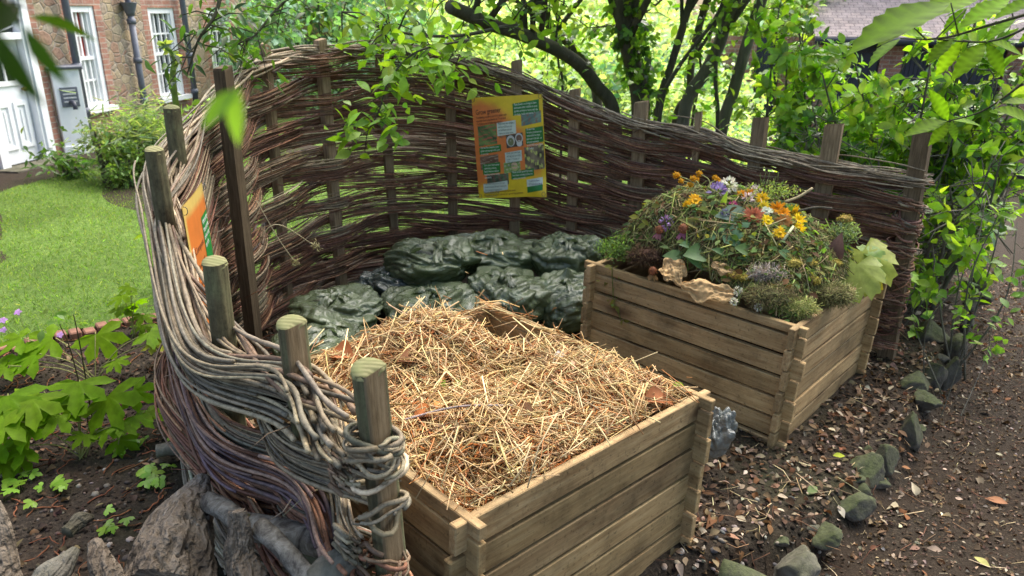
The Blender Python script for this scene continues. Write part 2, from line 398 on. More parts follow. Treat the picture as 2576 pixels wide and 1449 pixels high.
M['stem'] = m_col('plant_stem', .7, .2, 50., .2)
# built things
M['white_paint'] = m_flat('white_paint', (.78, .79, .80), .5, .4, 9., .06)
M['lead_grey'] = m_flat('grey_lead_paint', (.12, .13, .16), .5, .4)
M['black_paint'] = m_flat('blue_black_paint', (.030, .034, .050), .5, .4)
M['brass'] = m_flat('brass', (.32, .22, .08), .35, .5, 30, .1, .1, .9)
M['terracotta'] = m_flat('terracotta_edging', (.22, .11, .075), .85, .2, 14., .35)
def m_brick(name, c1, c2, mort, sx=1., which='UV', row=.075, wid=.23):
    k = NT(name); tc = k.n('TexCoord')
    b = k.n('TexBrick', Scale=1., Color1=(*c1, 1), Color2=(*c2, 1), Mortar=(*mort, 1)); b.inputs['Mortar Size'].default_value = .006
    b.inputs['Brick Width'].default_value = wid; b.inputs['Row Height'].default_value = row; b.inputs['Mortar Smooth'].default_value = .3
    k.l(tc.outputs[which], b.inputs['Vector']); n1 = k.noise(3., 6, tc.outputs[which], .7); n2 = k.noise(30., 5, tc.outputs[which])
    c = k.mix(b.outputs['Color'], k.ramp(n1, [(.3, .65), (.7, 1.35)]), 1., 'MULTIPLY'); c = k.mix(c, (.42, .38, .33), k.ramp(n2, [(.5, 0.), (.72, .6)]))
    return k.fin(c, .9, b.outputs['Fac'], .5, -.006, .15)
M['brick'] = m_brick('red_brick', (.38, .18, .125), (.29, .145, .11), (.42, .37, .31))
M['tile'] = m_brick('clay_tiles', (.33, .27, .25), (.25, .21, .205), (.08, .07, .07), row=.11, wid=.17)
k = NT('rubble_stone'); tc = k.n('TexCoord'); v0 = tc.outputs['UV']; dn = k.noise(5., 3, v0)
mp = k.n('Mapping'); mp.inputs['Scale'].default_value = (1., 1.25, 1.); k.l(k.mix(v0, k.n('TexNoise', Scale=4., Detail=2.).outputs['Color'], .04), mp.inputs['Vector'])
ed = k.voro(6.2, mp.outputs[0], 'DISTANCE_TO_EDGE'); cc = k.voro(6.2, mp.outputs[0], 'F1', 'Color'); hs = k.n('SeparateColor'); k.l(cc, hs.inputs[0])
c = k.ramp(hs.outputs[0], [(.1, (.30, .22, .145)), (.4, (.36, .30, .235)), (.65, (.42, .33, .21)), (.85, (.33, .21, .15))]); nn = k.noise(22., 6, v0, .7)
c = k.mix(c, k.ramp(nn, [(.3, .6), (.7, 1.35)]), 1., 'MULTIPLY'); c = k.mix((.34, .29, .24), c, k.ramp(ed, [(.015, 0.), (.05, 1.)]))
M['rubble'] = k.fin(c, .92, k.math('ADD', k.ramp(ed, [(0., 0.), (.08, 1.)]), nn), .7, .02, .15)
k = NT('window_glass'); nz = k.noise(1.5, 2, k.coord()); M['glass'] = k.fin(k.ramp(nz, [(.3, (.008, .012, .012)), (.7, (.03, .04, .038))]), .08, None, spec=.6)
M['curtain_red'] = m_flat('red_curtain', (.30, .05, .04), .9, .1); M['curtain_white'] = m_flat('net_curtain', (.5, .52, .52), .9, .1)
# ================================================================== ground
EDGE = np.array([onz(u, v, -.08)[:2] for u, v in ((1760, 1449), (1960, 1385), (2120, 1285), (2200, 1180), (2290, 1085), (2335, 960), (2390, 850), (2445, 735), (2480, 640))])
EDGE = np.concatenate([[EDGE[0]+(EDGE[0]-EDGE[1])*6], EDGE, [EDGE[-1]+np.array([.9, 1.6])*8]])
def edge_d(X, Y):              # signed distance to the stone edging, + on the path side
    P = np.stack([np.ravel(X), np.ravel(Y)], -1); best = np.full(len(P), 1e9); sg = np.ones(len(P))
    for a, b in zip(EDGE[:-1], EDGE[1:]):
        ab = b-a; t = np.clip(((P-a)@ab)/(ab@ab), 0, 1); q = a+t[:, None]*ab; d = np.hypot(*(P-q).T)
        s = np.sign(-(ab[0]*(P[:, 1]-a[1])-ab[1]*(P[:, 0]-a[0])))
        m = d < best; best[m] = d[m]; sg[m] = s[m]
    return (best*sg).reshape(np.shape(X))
def sst(x, a, b): t = np.clip((x-a)/(b-a), 0, 1); return t*t*(3-2*t)
def gz(X, Y):
    X = np.asarray(X, float); Y = np.asarray(Y, float); d = edge_d(X, Y); P = np.stack([np.ravel(X), np.ravel(Y)], -1)
    nz = (.012*snoise(P, 3.1, 3)+.006*snoise(P, 17., 4)).reshape(X.shape)
    z = -.06*sst(X, .5, 1.6)*sst(Y, 2., 3.2)-.15*sst(d, -.06, .10)-.75*sst(Y, 6., 14.)*sst(X, .5, 4.)
    return z+nz*sst(7-np.hypot(X, Y-2), 0, 2)
def axis(lo, fa, fb, hi, fine, nc):
    a = fa-(np.geomspace(fine*3, fa-lo, nc)); b = fb+(np.geomspace(fine*3, hi-fb, nc))
    return np.concatenate([a[::-1], np.arange(fa, fb+1e-6, fine), b])
def sheet(name, xs, ys, keep, dz, mat, zf=gz):
    X, Y = np.meshgrid(xs, ys, indexing='ij'); Z = zf(X, Y)+dz; n, m = X.shape
    i = np.arange(n-1)[:, None]*m+np.arange(m-1)[None]
    Q = np.stack([i, i+m, i+m+1, i+1], -1).reshape(-1, 4)
    if keep is not None:
        cx = .25*(X[:-1, :-1]+X[1:, 1:]+X[:-1, 1:]+X[1:, :-1]); cy = .25*(Y[:-1, :-1]+Y[1:, 1:]+Y[:-1, 1:]+Y[1:, :-1])
        Q = Q[keep(cx, cy).ravel()]
    used = np.unique(Q); mp = np.zeros(n*m, int); mp[used] = np.arange(len(used))
    mb = MB(); mb.add(np.stack([X, Y, Z], -1).reshape(-1, 3)[used], mp[Q]); return tag(mb.build(name, mat), kind='structure')
sheet('ground', axis(-200, -3.2, 4.2, 200, .045, 22), axis(-150, .5, 7., 250, .045, 22), None, 0, M['soil'])
sheet('path', axis(-3, .6, 5., 60, .05, 16), axis(-20, .5, 7.5, 60, .05, 16), lambda x, y: edge_d(x, y) > .03, .006, M['path'])
LE0, LE1 = onz(27, 880)[:2], onz(405, 795)[:2]           # brick edging of the lawn
LED = unit(LE1-LE0); LEN_ = np.array([-LED[1], LED[0]])
HB = onz(112, 402)[:2]; HE = unit(np.array([.17, .985])); HN = np.array([HE[1], -HE[0]])   # house foot line
def lawn_ok(x, y):
    P = np.stack([x, y], -1)-LE0
    a = (P@LEN_) > .0+.02*np.sin(9*x)
    hd = (np.stack([x, y], -1)-HB)@HN
    return a & (hd > 1.05+.12*np.sin(2.1*y)+.25*(y > 12)) & (y < 17) & (x < 3.0-.1*y+.2*np.sin(2*y)) & ((y > 5.85+.04*np.sin(5*x)) | (x < -1.62+.02*np.sin(7*y)))
sheet('lawn', np.arange(-12, 3.2, .09), np.arange(3., 17.1, .09), lawn_ok, .012, M['lawn'], lambda x, y: .02*np.sin(.9*x)*np.sin(.7*y)+.012*np.sin(2.3*x+1.7*y)-.02*sst(x, -.5, 2))
# grass blades
n = 85000; X = rng.uniform(-6.5, 2.4, n*3); Y = 3.0+8.*rng.random(n*3)**1.5
ok = lawn_ok(X, Y); X, Y = X[ok][:n], Y[ok][:n]; n = len(X)
P = np.stack([X, Y, .02*np.sin(.9*X)*np.sin(.7*Y)+.012*np.sin(2.3*X+1.7*Y)-.02*sst(X, -.5, 2)+.01], -1)
mb = MB(); d = rdir(n); d[:, 2] = np.abs(d[:, 2])+.45
inst(mb, (np.array([[-.5, 0, 0], [.5, 0, 0], [0, 1, .2]]), [np.array([[0, 1, 2]])]), P, frames(d, rdir(n)), np.stack([rng.uniform(.003, .007, n), rng.uniform(.018, .05, n), np.full(n, .03)], 1),
     pick([(.115, .215, .034), (.165, .27, .048), (.08, .155, .024), (.22, .27, .085)], n, .28, .08))
tag(mb.build('grass', M['leaf_soft']), 'short mown lawn grass beside the house', 'grass', kind='stuff')
# ================================================================== compost bins
BH = .1107; BW, BD = 1.104, 1.141; TH = .030
def bin_T(P, yaw, tx, ty):
    R = Matrix.Rotation(yaw, 3, 'Z')@Matrix.Rotation(tx, 3, 'X')@Matrix.Rotation(ty, 3, 'Y')
    P = np.array(P)*.82+CAM; return R, P
def make_bin(label, tr, tint, halfx):
    R, P = tr; Rn = np.array(R); base = P+Rn@np.array([0, 0, -6*BH])
    t = thing('compost_bin', label, 'compost bin', base, 'slatted wooden compost bins'); t.rotation_euler = R.to_euler()
    ov = .062
    for name, ax, at in (('side_panel', 0, 0.), ('side_panel', 0, BD), ('side_panel', 1, 0.), ('side_panel', 1, BW)):
        mb = MB(); half = (ax == 0) == halfx; L = BW if ax == 0 else BD
        z = 6*BH; hs = ([.5] if half else [])+[1.]*6
        for q, hgt in enumerate(hs):
            zt = z; zb = z-hgt*BH; z = zb
            g = rng.uniform(.0045, .0085)
            cr = rng.random(); br = rng.uniform(.68, 1.14)
            c = (cr, br*tint, br*tint*rng.uniform(.94, 1.02))
            j = rng.normal(0, .0025); e0, e1 = rng.normal(0, .005, 2)
            if ax == 0: box(mb, (-ov+e0, at-TH/2+j, zb+g), (L+ov+e1, at+TH/2+j, zt-g), c, bev=.003)
            else: box(mb, (at-TH/2+j+.0012, -ov+e0, zb+g+.0015), (at+TH/2+j+.0012, L+ov+e1, zt-g+.0015), c, bev=.003)
        mb.build(name, M['board_x' if ax == 0 else 'board_y'], t, smooth=False)
    return t
T1 = bin_T((-.138, 2.035, -1.544), .764, .017, .035); T2 = bin_T((1.594, 3.868, -1.641), .836, .035, .011)
make_bin('nearer slatted wooden compost bin filled with pale straw', T1, .93, False)
make_bin('farther slatted wooden compost bin heaped with garden cuttings and flowers', T2, 1.08, False)
def b1(x, y, z): return T1[1]+np.array(T1[0])@np.array([x, y, z], float)
def loc(T, L): return np.asarray(L, float)@np.array(T[0]).T+T[1]
# ================================================================== wattle hurdle
PST = [  # photo x, y of the stake top, depth, y of the weave's top edge, radius, round?
    (930, 930, 1.55, 1075, .043, 1), (735, 815, 1.889, 940, .042, 1), (540, 660, 2.236, 850, .038, 1), (388, 378, 2.82, 575, .033, 1), (432, 272, 3.5, 395, .035, 1),
    (560, 168, 4.2, 225, .042, 0), (665, 108, 4.75, 150, .036, 0), (805, 100, 5.2, 128, .042, 0), (955, 135, 5.5, 118, .036, 0), (1130, 110, 5.62, 138, .042, 0),
    (1300, 152, 5.62, 200, .046, 0), (1447, 225, 5.5, 262, .042, 0), (1614, 256, 5.3, 318, .052, 0), (1757, 298, 5.08, 345, .024, 0), (1910, 335, 4.82, 392, .050, 0), (2090, 370, 4.52, 428, .058, 0), (2308, 425, 4.22, 462, .054, 0)]
PT = [atY(u, v, Y) for u, v, Y, *_ in PST]; NP = len(PT)
PXY = np.array([p[:2] for p in PT]); PZ = np.array([p[2] for p in PT])
WZ = np.array([atY(u, w, Y)[2]+(.035 if u > 1250 else .0) for u, v, Y, w, *_ in PST])
fence = thing('wattle_fence', 'curved woven willow wattle hurdle with wooden stakes enclosing the compost bins', 'fence', (PXY[8][0], PXY[8][1], 0))
for i, (u, v, Y, w, r, rd) in enumerate(PST):
    x, y = PXY[i]; zt = PZ[i]; mb = MB()
    if i == 5: x, y, zt = atY(u, v, 3.9); r = .05
    lean = np.array([rng.normal(0, .012), rng.normal(0, .012)])
    if i == 0: lean = np.array([-.045, -.01])
    if rd:
        zs = np.array([-.15, .2, .5, .8, zt]) if zt > .9 else np.linspace(-.15, zt, 5); zs = zs[zs <= zt]
        Pp = np.array([[x-lean[0]*(zt-z), y-lean[1]*(zt-z), z] for z in zs])
        Pp = catmull(Pp, 6); zs = Pp[:, 2]; tube(mb, Pp, r*np.linspace(1.06, 1., len(zs)), 48, cap=False, flute=lambda s, a: np.minimum(1+.05*np.sin(2*a+i)+.03*np.sin(5*a+3*s)+.02*np.sin(9*a+i+4*s)+.03*np.sin(23*s+3*a)*np.sin(4*a)-.16*np.exp(-((a-2.6-i*.9)%6.283/.16)**2), .42/np.maximum(np.cos(a-4.07), .05) if i < 2 else 9.), ref=(1, .1, 0))
        if i < 2: Vv = mb.V[-1]; zz_ = np.interp(Vv[:, 2], Pp[:, 2], Pp[:, 0]), np.interp(Vv[:, 2], Pp[:, 2], Pp[:, 1]); flat_ = ((Vv[:, 0]-zz_[0])*.8-(Vv[:, 1]-zz_[1])*.6) > .36*r; mb.C[-1] = np.where(flat_[:, None], 1., mb.C[-1])
        post = mb.build('fence_post', M['post_bark'], fence)
        mb = MB(); th = np.linspace(0, 2*np.pi, 18, endpoint=False); hf = np.minimum(1., .42/np.maximum(np.cos(th+.6435), .05)) if i < 2 else np.ones(18)
        top = []
        for rr, dz in ((1.0, -.006), (.95, .002), (.5, .004)):
            top += [[x+rr*r*1.01*hh*math.cos(a)*(1+.05*math.sin(2*a)), y+rr*r*1.01*hh*math.sin(a), zt+dz+.012*math.cos(a-2.2)*rr+(.004*math.sin(3*a+i) if dz < 0 else 0)] for a, hh in zip(th, hf)]
        top.append([x, y, zt+.004]); i0 = np.arange(18); i1 = (i0+1) % 18
        mb.add(top, [np.stack([i0, i1, i1+18, i0+18], 1), np.stack([i0+18, i1+18, i1+36, i0+36], 1), np.stack([i0+36, i1+36, np.full(18, 54)], 1)])
        mb.build('sawn_top', M['sawn'], post)
    else:
        a = math.atan2(PXY[min(i+1, NP-1)][1]-PXY[max(i-1, 0)][1], PXY[min(i+1, NP-1)][0]-PXY[max(i-1, 0)][0])+rng.normal(0, .12)
        ca, sa = math.cos(a), math.sin(a); R = np.array([[ca, -sa, 0], [sa, ca, 0], [0, 0, 1]])
        b = rng.uniform(.75, 1.2)*np.array([1.05, 1, .92])
        if i == 5: b = b*.5
        if i == 16: b = b*.6
        hw = r*.85
        # tapered, slightly twisted sawn stake with a bevelled head
        zs = np.array([-.1, .4, .9, 1.3, zt-.01, zt]); zs = zs[(zs < zt-.02) | (zs >= zt-.011)]
        V = []
        for z in zs:
            f = .93 if z == zt else 1.
            for sx, sy in ((-1, -1), (1, -1), (1, 1), (-1, 1)):
                V.append(R@np.array([sx*hw*f, sy*hw*.72*f, 0])+np.array([x-lean[0]*(zt-z), y-lean[1]*(zt-z), z+(.012*sx*rng.uniform(.2, 1) if z >= zt-.011 else 0)]))
        nq = len(zs); q = np.array([[k*4+j, k*4+(j+1) % 4, k*4+4+(j+1) % 4, k*4+4+j] for k in range(nq-1) for j in range(4)])
        mb.add(V, [q, np.array([[nq*4-4, nq*4-3, nq*4-2, nq*4-1]])], b)
        mb.build('fence_post', M['stake'], fence, smooth=False)
_S = np.linspace(0, NP-1, (NP-1)*24+1); CL = catmull(PXY, 24)
def cen(s): return np.stack([np.interp(s, _S, CL[:, 0]), np.interp(s, _S, CL[:, 1])], -1)
def nrm_at(s):
    t = unit(cen(np.clip(s+.05, 0, NP-1))-cen(np.clip(s-.05, 0, NP-1))); return np.stack([-t[:, 1], t[:, 0]], -1)   # towards the outside
_WZc = catmull(WZ[:, None], 24)[:, 0]
def wz(s): return np.interp(s, _S, _WZc)
PR = np.array([p[4] for p in PST])
RED = [(.20, .088, .05), (.26, .125, .07), (.12, .052, .034), (.30, .165, .09), (.21, .10, .07)]
PALE = [(.26, .205, .125), (.34, .275, .175), (.21, .165, .105), (.175, .15, .105)]
TAN = [(.26, .18, .11), (.33, .25, .155), (.19, .12, .075)]
def rod(mb, s0, s1, zf, par, amp, r0, r1, col, dn=0., dzr=0., jit=.006, step=.11, sides=5, twist=0.):
    ss = np.arange(s0, s1, step)
    if len(ss) < 4: return
    ph = rng.uniform(0, 6.28, 4)
    k = ss-s0
    a = amp*np.interp(ss, np.arange(NP), PR/.042*.55+.45)
    o = par*a*np.cos(np.pi*ss)+dn+jit*np.sin(1.7*ss+ph[0])+jit*.5*np.sin(5.1*ss+ph[1])
    z = zf(ss)+dzr*(1+.25*np.sin(1.3*ss+ph[2]))+jit*1.4*np.sin(2.3*ss+ph[3])+jit*.4*np.sin(7*ss+ph[1])
    if twist:
        an = twist*ss+dn*200; o = o*.35+.035*np.cos(an+ph[0]*0+dzr*300); z = z+.02*np.sin(an+dzr*300)
    xy = cen(np.clip(ss, 0, NP-1))
    e = np.clip(ss, 0, NP-1); nn = nrm_at(e)
    ex = (ss-e)[:, None]*(cen(np.array([NP-1.]))-cen(np.array([NP-1.2])))/.2
    P = np.concatenate([xy+nn*o[:, None]+ex, np.maximum(z, .01)[:, None]], 1)
    r = np.linspace(r0, r1, len(ss))*np.exp(rng.normal(0, .10, len(ss))); cl = np.asarray(col)*np.ones((len(ss), 1))*np.linspace(1., .9, len(ss))[:, None]
    tube(mb, P, r, sides, cl)
def band(name, nb, kb, s_lo, s_hi, dens, cols, rr, par, spread, amp, st=.11):
    mb = MB(); ph = rng.uniform(0, 6.28, 3); L = s_hi-s_lo; f0 = (kb+.5)/nb
    def zf(s):
        h = wz(s)-.03
        wv = 1-.75*sst(s, 8, 11.5)
        return h*f0+wv*(.013*np.sin(1.1*s+ph[0])+.013*np.sin(2.4*s+ph[1]))
    tot = int(dens*L/3.2)
    for q in range(tot):
        ln = rng.uniform(2.2, 4.6); a = s_lo-2.2+rng.random()*(L+2.2)
        s0, s1 = max(a, s_lo+rng.uniform(-.1, .12)), min(a+ln, s_hi+rng.uniform(-.12, .1))
        c = vary(cols[rng.integers(len(cols))], 1, .26, .025)[0]
        rmax = rng.uniform(*rr); flip = rng.random() < .5
        ra, rb = (rmax, rmax*.45) if flip else (rmax*.45, rmax)
        hs = spread*np.interp(.5*(s0+s1), np.arange(NP), WZ)/1.5
        rod(mb, s0, s1, zf, par, amp, ra, rb, c, rng.normal(0, .011), rng.uniform(-1, 1)*hs, .0045, step=st)
    # a few thin side twigs poking out
    for q in range(int(L*(4.5 if s_hi < 6 else 1.5))):
        s0 = rng.uniform(s_lo, s_hi); c = cen(np.array([s0]))[0]; nn = nrm_at(np.array([s0]))[0]; z0 = float(zf(np.array([s0]))[0])
        d = np.array([*(nn*rng.choice([-1, 1])*rng.uniform(.4, 1)), rng.normal(0, .6)])+np.array([*rng.normal(0, .7, 2), 0])
        p0 = np.array([*c, z0])+np.array([*(nn*rng.normal(0, .05)), 0]); dd = unit(d)*rng.uniform(.04, .13)
        tube(mb, np.array([p0, p0+dd*.5+rng.normal(0, .008, 3), p0+dd]), [.0025, .002, .001], 4, vary(cols[0], 1)[0])
    return mb.build(name, M['willow'], fence)
NB = 14
for kb in range(NB):
    mixc = RED*2+TAN[:1] if kb % 4 else RED+TAN
    band('woven_band', NB, kb, 3.4, 16.12, 64 if kb < NB-1 else 40, mixc, (.0028, .0056), 1 if kb % 2 else -1, .052, .054, st=.15)
for kb, cols in enumerate((PALE, PALE[1:]+TAN[:1], RED+PALE[2:], RED+[(.2, .16, .15)], RED[:2]+PALE[3:], PALE+TAN[:2], PALE, TAN+PALE[:2])):
    band('woven_band', 8, kb, -.12, 5.2, 70, cols, (.0034, .0074), 1 if kb % 2 else -1, .075, .058)
# tan bundles on the inner back-left curve
for kb in (3.3, 5.2, 6.4, 7.4, 9.1):
    band('woven_band', NB, kb, 3.6, 7.3, 20, TAN+PALE[:2], (.004, .0075), 1 if int(kb) % 2 else -1, .035, .075)
# twisted top rail
mb = MB()
for q in range(120):
    s0 = rng.uniform(-.3, 14.); s1 = min(s0+rng.uniform(2.5, 5.5), 16.2); s0 = max(s0, -.05)
    cols = PALE+TAN if s0 < 5 else [(.24, .18, .12), (.31, .25, .17), (.17, .12, .08)]
    lift = rng.uniform(-.01, .03)
    rod(mb, s0, s1, lambda s: wz(s)-.03+lift, rng.choice([-1, 1]), .05, rng.uniform(.006, .010) if s0 < 5 else rng.uniform(.0045, .0085), .004, vary(cols[rng.integers(len(cols))], 1, .22, .02)[0], rng.normal(0, .02), rng.normal(0, .018), .01, sides=6, twist=rng.choice([0, 2.6]))
mb.build('top_rail', M['willow'], fence)
# heavy pale plait sweeping down the near left side
mb = MB()
for q in range(95):
    s0 = rng.uniform(-.05, 2.6); s1 = min(s0+rng.uniform(2.2, 4.2), 5.6)
    off = rng.normal(0, .024); low = rng.uniform(-.13, .02)
    rod(mb, max(s0, .02), s1, lambda s: wz(s)+low*(1-.25*np.cos(np.pi*s)), 1, .045, rng.uniform(.0045, .0092), .004, vary(PALE[rng.integers(4)], 1, .22, .015)[0], .055+off, rng.normal(0, .014), .006, step=.08, sides=7, twist=0)
mb.build('plaited_rail', M['willow'], fence)
# lower bundles packed down to the ground on the outside of the near left curve
for fz, cnt, cols, s_a, s_b, sp in ((.60, 80, RED[:2]+[(.20, .13, .12), (.24, .15, .11), (.15, .10, .105)], .0, 4.9, .05), (.36, 50, RED+TAN[:1], .3, 4.9, .05), (.15, 60, PALE+[(.36, .33, .24)], .8, 4.9, .055)):
    mb = MB(); ph_ = rng.uniform(0, 6.28)
    for q in range(cnt):
        s0 = rng.uniform(s_a-.1, 2.6); s1 = min(s0+rng.uniform(2., 4.), s_b); low = rng.normal(0, sp)
        rod(mb, max(s0, s_a), s1, lambda s: wz(s)*fz+low+.02*np.sin(1.5*s+ph_), 1 if fz != .36 else -1, .04, rng.uniform(.004, .0078), .0035, vary(cols[rng.integers(len(cols))], 1, .25, .02)[0], .065+rng.normal(0, .02), rng.normal(0, .012), .006, step=.08, sides=6)
    mb.build('woven_band', M['willow'], fence)
# rods bound round the first post and the last
for i, zz in ((0, ((.93, .10, 22, PALE), (.60, .10, 20, TAN+RED[:2]), (.78, .05, 5, PALE))), (16, ((.82, .2, 22, RED+PALE[2:]), (.55, .25, 26, RED), (.25, .25, 26, RED)))):
    mb = MB(); x, y = PXY[i]; rr = PR[i]
    for zc, sp, cnt, cols in zz:
        for q in range(cnt):
            a0 = rng.uniform(0, 6.28); th = np.linspace(a0, a0+rng.uniform(2.6, 5.6), 18); z = zc+rng.uniform(-sp, sp)*.55
            rad = rr+rng.uniform(.006, .024)+.012*np.sin(3*th+rng.uniform(0, 6)); tl = rng.normal(0, .02, 2)
            tube(mb, np.stack([x+rad*np.cos(th), y+rad*np.sin(th), z+tl[0]*np.cos(th)+tl[1]*np.sin(th)+.006*np.sin(2*th+q)], 1), rng.uniform(.0035, .0075), 6, vary(cols[rng.integers(len(cols))], 1, .25, .02)[0])
    mb.build('rod_binding', M['willow'], fence)
# ================================================================== straw heap in the nearer bin
def hz_straw(x, y):            # local heap surface over the bin floor
    z = 6*BH-.03-.11*sst(.34-x, 0, .25)*sst(.5-y, 0, .3)-.17*sst(x, .72, 1.02)*sst(y, .66, 1.02)-.06*sst(x, .95, 1.08)*sst(y, .3, .7)-.06*sst(.22-x, 0, .2)*sst(y, .5, .8)-.02*(1-sst(y, 0, .1))
    z = z+.145*np.exp(-(((x-.56)/.25)**2+((y-.92)/.2)**2))+.06*np.exp(-(((x-.86)/.2)**2+((y-.34)/.25)**2))+.03*np.exp(-(((x-.4)/.25)**2+((y-.35)/.2)**2))
    return z-.085*np.exp(-(((x-.72)/.15)**2+((y-.62)/.12)**2))
B1O = T1[1]+np.array(T1[0])@np.array([0, 0, -6*BH]); T1b = (T1[0], B1O)
g = np.linspace(.02, 1, 60); X, Y = np.meshgrid(.02+g*(BW-.05), .02+g*(BD-.05), indexing='ij'); P2 = np.stack([X.ravel(), Y.ravel()], 1)
Z = hz_straw(X, Y)-.02+.012*snoise(P2, 18., 5).reshape(X.shape)
heap = thing('straw_heap', 'tangled heap of dry golden straw filling the nearer bin', 'straw', B1O)
i = np.arange(59)[:, None]*60+np.arange(59)[None]
mb = MB(); mb.add(loc(T1b, np.stack([X, Y, Z], -1).reshape(-1, 3)), np.stack([i, i+60, i+61, i+1], -1).reshape(-1, 4), (.035, .02, .01)); mb.build('heap_core', M['litter'], heap)  # core coloured near black, painting shade into the gaps between stalks
def strawfield(n, lmin, lmax, rad, cols, lift=0., edge=.0, up=.25):
    x = rng.uniform(.0-edge, BW+edge, n); y = rng.uniform(-edge, BD, n)
    z = hz_straw(np.clip(x, .01, BW), np.clip(y, .01, BD))+rng.uniform(-.02, .022, n)+lift
    e = 2e-2; gx = (hz_straw(x+e, y)-hz_straw(x-e, y))/(2*e); gy = (hz_straw(x, y+e)-hz_straw(x, y-e))/(2*e); gx, gy = np.clip(gx, -.5, .5), np.clip(gy, -.5, .5)
    a = rng.uniform(0, 6.28, n); d = np.stack([np.cos(a), np.sin(a), np.cos(a)*gx+np.sin(a)*gy+np.abs(rng.normal(0, up, n))*np.sign(rng.normal(.3, 1, n))], 1)
    ln = lmin+(lmax-lmin)*rng.random(n)**1.8; d = unit(d)
    L = np.stack([x, y, z], 1)-d*ln[:, None]*.5
    # keep the ends inside the boards, or above them
    for ax, hi in ((0, BW), (1, BD)):
        for end in (L, L+d*ln[:, None]):
            bad = ((end[:, ax] < .02) | (end[:, ax] > hi-.02)) & (end[:, 2] < 6*BH+.004)
            L[bad, 2] += (6*BH+.006-end[bad, 2])
    e1_ = L+d*ln[:, None]; out = np.maximum(np.maximum(-np.minimum(L, e1_)[:, :2].min(1), (np.maximum(L, e1_)[:, 0]-BW)), np.maximum(L, e1_)[:, 1]-BD)
    kp = out < np.where(rng.random(n) < .035, .07, -.012); L, d, ln = L[kp], d[kp], ln[kp]; n = len(L)
    mb = MB(); R = np.array(T1[0]); stalks(mb, loc(T1b, L), d@R.T, ln, rng.uniform(*rad, n), pick(cols, n, .2, .05), .06); return mb
SC = [(.46, .29, .113), (.575, .40, .187), (.335, .18, .065), (.19, .09, .03), (.57, .43, .215), (.38, .165, .05)]
mb = strawfield(19000, .03, .23, (.0011, .0026), SC); m2 = strawfield(2200, .10, .30, (.0013, .003), SC[:2]+SC[4:5], .012, 0., .42); 
for a in ('V', 'F', 'C', 'M'):
    off = mb.n if a == 'F' else 0; getattr(mb, a).extend([q+off for q in getattr(m2, a)] if off else getattr(m2, a))
mb.n += m2.n
o = mb.build('straw_stalks', M['straw'], heap); o['kind'] = 'stuff'
# curly rust-brown conifer twigs lying on the straw
def curly(mb, p, ln, col, r=.0022, amp=.25, zf=None):
    n = 12; a = rng.uniform(0, 6.28); pts = [np.array(p, float)]
    for q in range(n):
        a += rng.normal(0, amp); nx = pts[-1]+np.array([math.cos(a), math.sin(a), 0])*ln/n
        if zf is not None: nx[:2] = np.clip(nx[:2], .03, (BW-.04, BD-.04)); nx[2] = zf(nx[0], nx[1])+.008+.008*rng.random()
        pts.append(nx)
    return pts
mb = MB()
for q in range(230):
    x, y = rng.uniform(.06, BW-.06), rng.uniform(.03, BD-.1)
    pts = curly(mb, (x, y, float(hz_straw(x, y))+.01), rng.uniform(.06, .2), 0, zf=lambda a, b: float(hz_straw(np.clip(a, 0, BW), np.clip(b, 0, BD)))+.008)
    c = vary((.34, .12, .035), 1, .25)[0]; r = np.tile([.0042, .0022], 7)[:13]
    tube(mb, loc(T1b, np.array(pts)), r*rng.uniform(.6, 1.1), 5, c)
o = mb.build('conifer_twigs', M['litter'], heap); o['kind'] = 'stuff'
# notable leaves on the straw
def leaf_thing(name, lab, cat, tplw, L, pts, axis_d, nrm, size, col, mat, grp=None):
    mb = MB(); pts = np.asarray(pts, float); inst(mb, L, [pts], frames(np.array([axis_d], float), np.array([nrm], float)), np.array([size]), np.array([col]))
    return tag(mb.build(name, mat, origin=pts), lab, cat, grp)
def on_straw(u, v, lift=.012):
    d = ray(u, v); R = np.array(T1[0]); best = None
    for t in np.arange(1.4, 4.2, .004):
        q = (CAM+d*t-B1O)@R
        if -.02 < q[0] < BW+.02 and -.02 < q[1] < BD+.02 and q[2] < hz_straw(q[0], q[1])+lift: return CAM+d*t
    return CAM+d*2.4
LF = L_CURL
for (u, v, s, c, an, lab) in ((1040, 1052, .10, (.45, .16, .05), .4, 'rust orange curled leaf on the straw left of its middle'), (1100, 1035, .075, (.50, .20, .06), 1.2, 'small orange ribbed leaf on the straw beside the long grey twig'),
        (1200, 920, .13, (.55, .36, .20), 1.9, 'big pale brown curled leaf on top of the straw hollow'), (890, 900, .13, (.48, .19, .08), 2.8, 'long rusty leaf against the back left board of the straw bin'),
        (1000, 910, .10, (.33, .16, .08), .2, 'dark brown leaf tucked under the straw peak'), (1440, 935, .08, (.50, .30, .20), .9, 'pinkish brown oval leaf on the right of the straw'), (1390, 912, .09, (.60, .55, .52), .3, 'pale grey feathery leaf on the straw near the dividing board'),
        (1620, 1010, .11, (.36, .14, .06), .1, 'flat red brown leaf on the straw near the right corner'), (1345, 1058, .11, (.34, .19, .10), 2.6, 'brown leaf lying low in the straw centre'), (1310, 985, .08, (.45, .18, .07), 1.5, 'orange leaf in the hollow right of the straw middle')):
    p = on_straw(u, v, .02)
    leaf_thing('dead_leaf', lab, 'leaf', 0, LF, p, (math.cos(an), math.sin(an), .25), (-.25, -.5, 1), s, c, M['dry'], 'dead leaves on the straw')
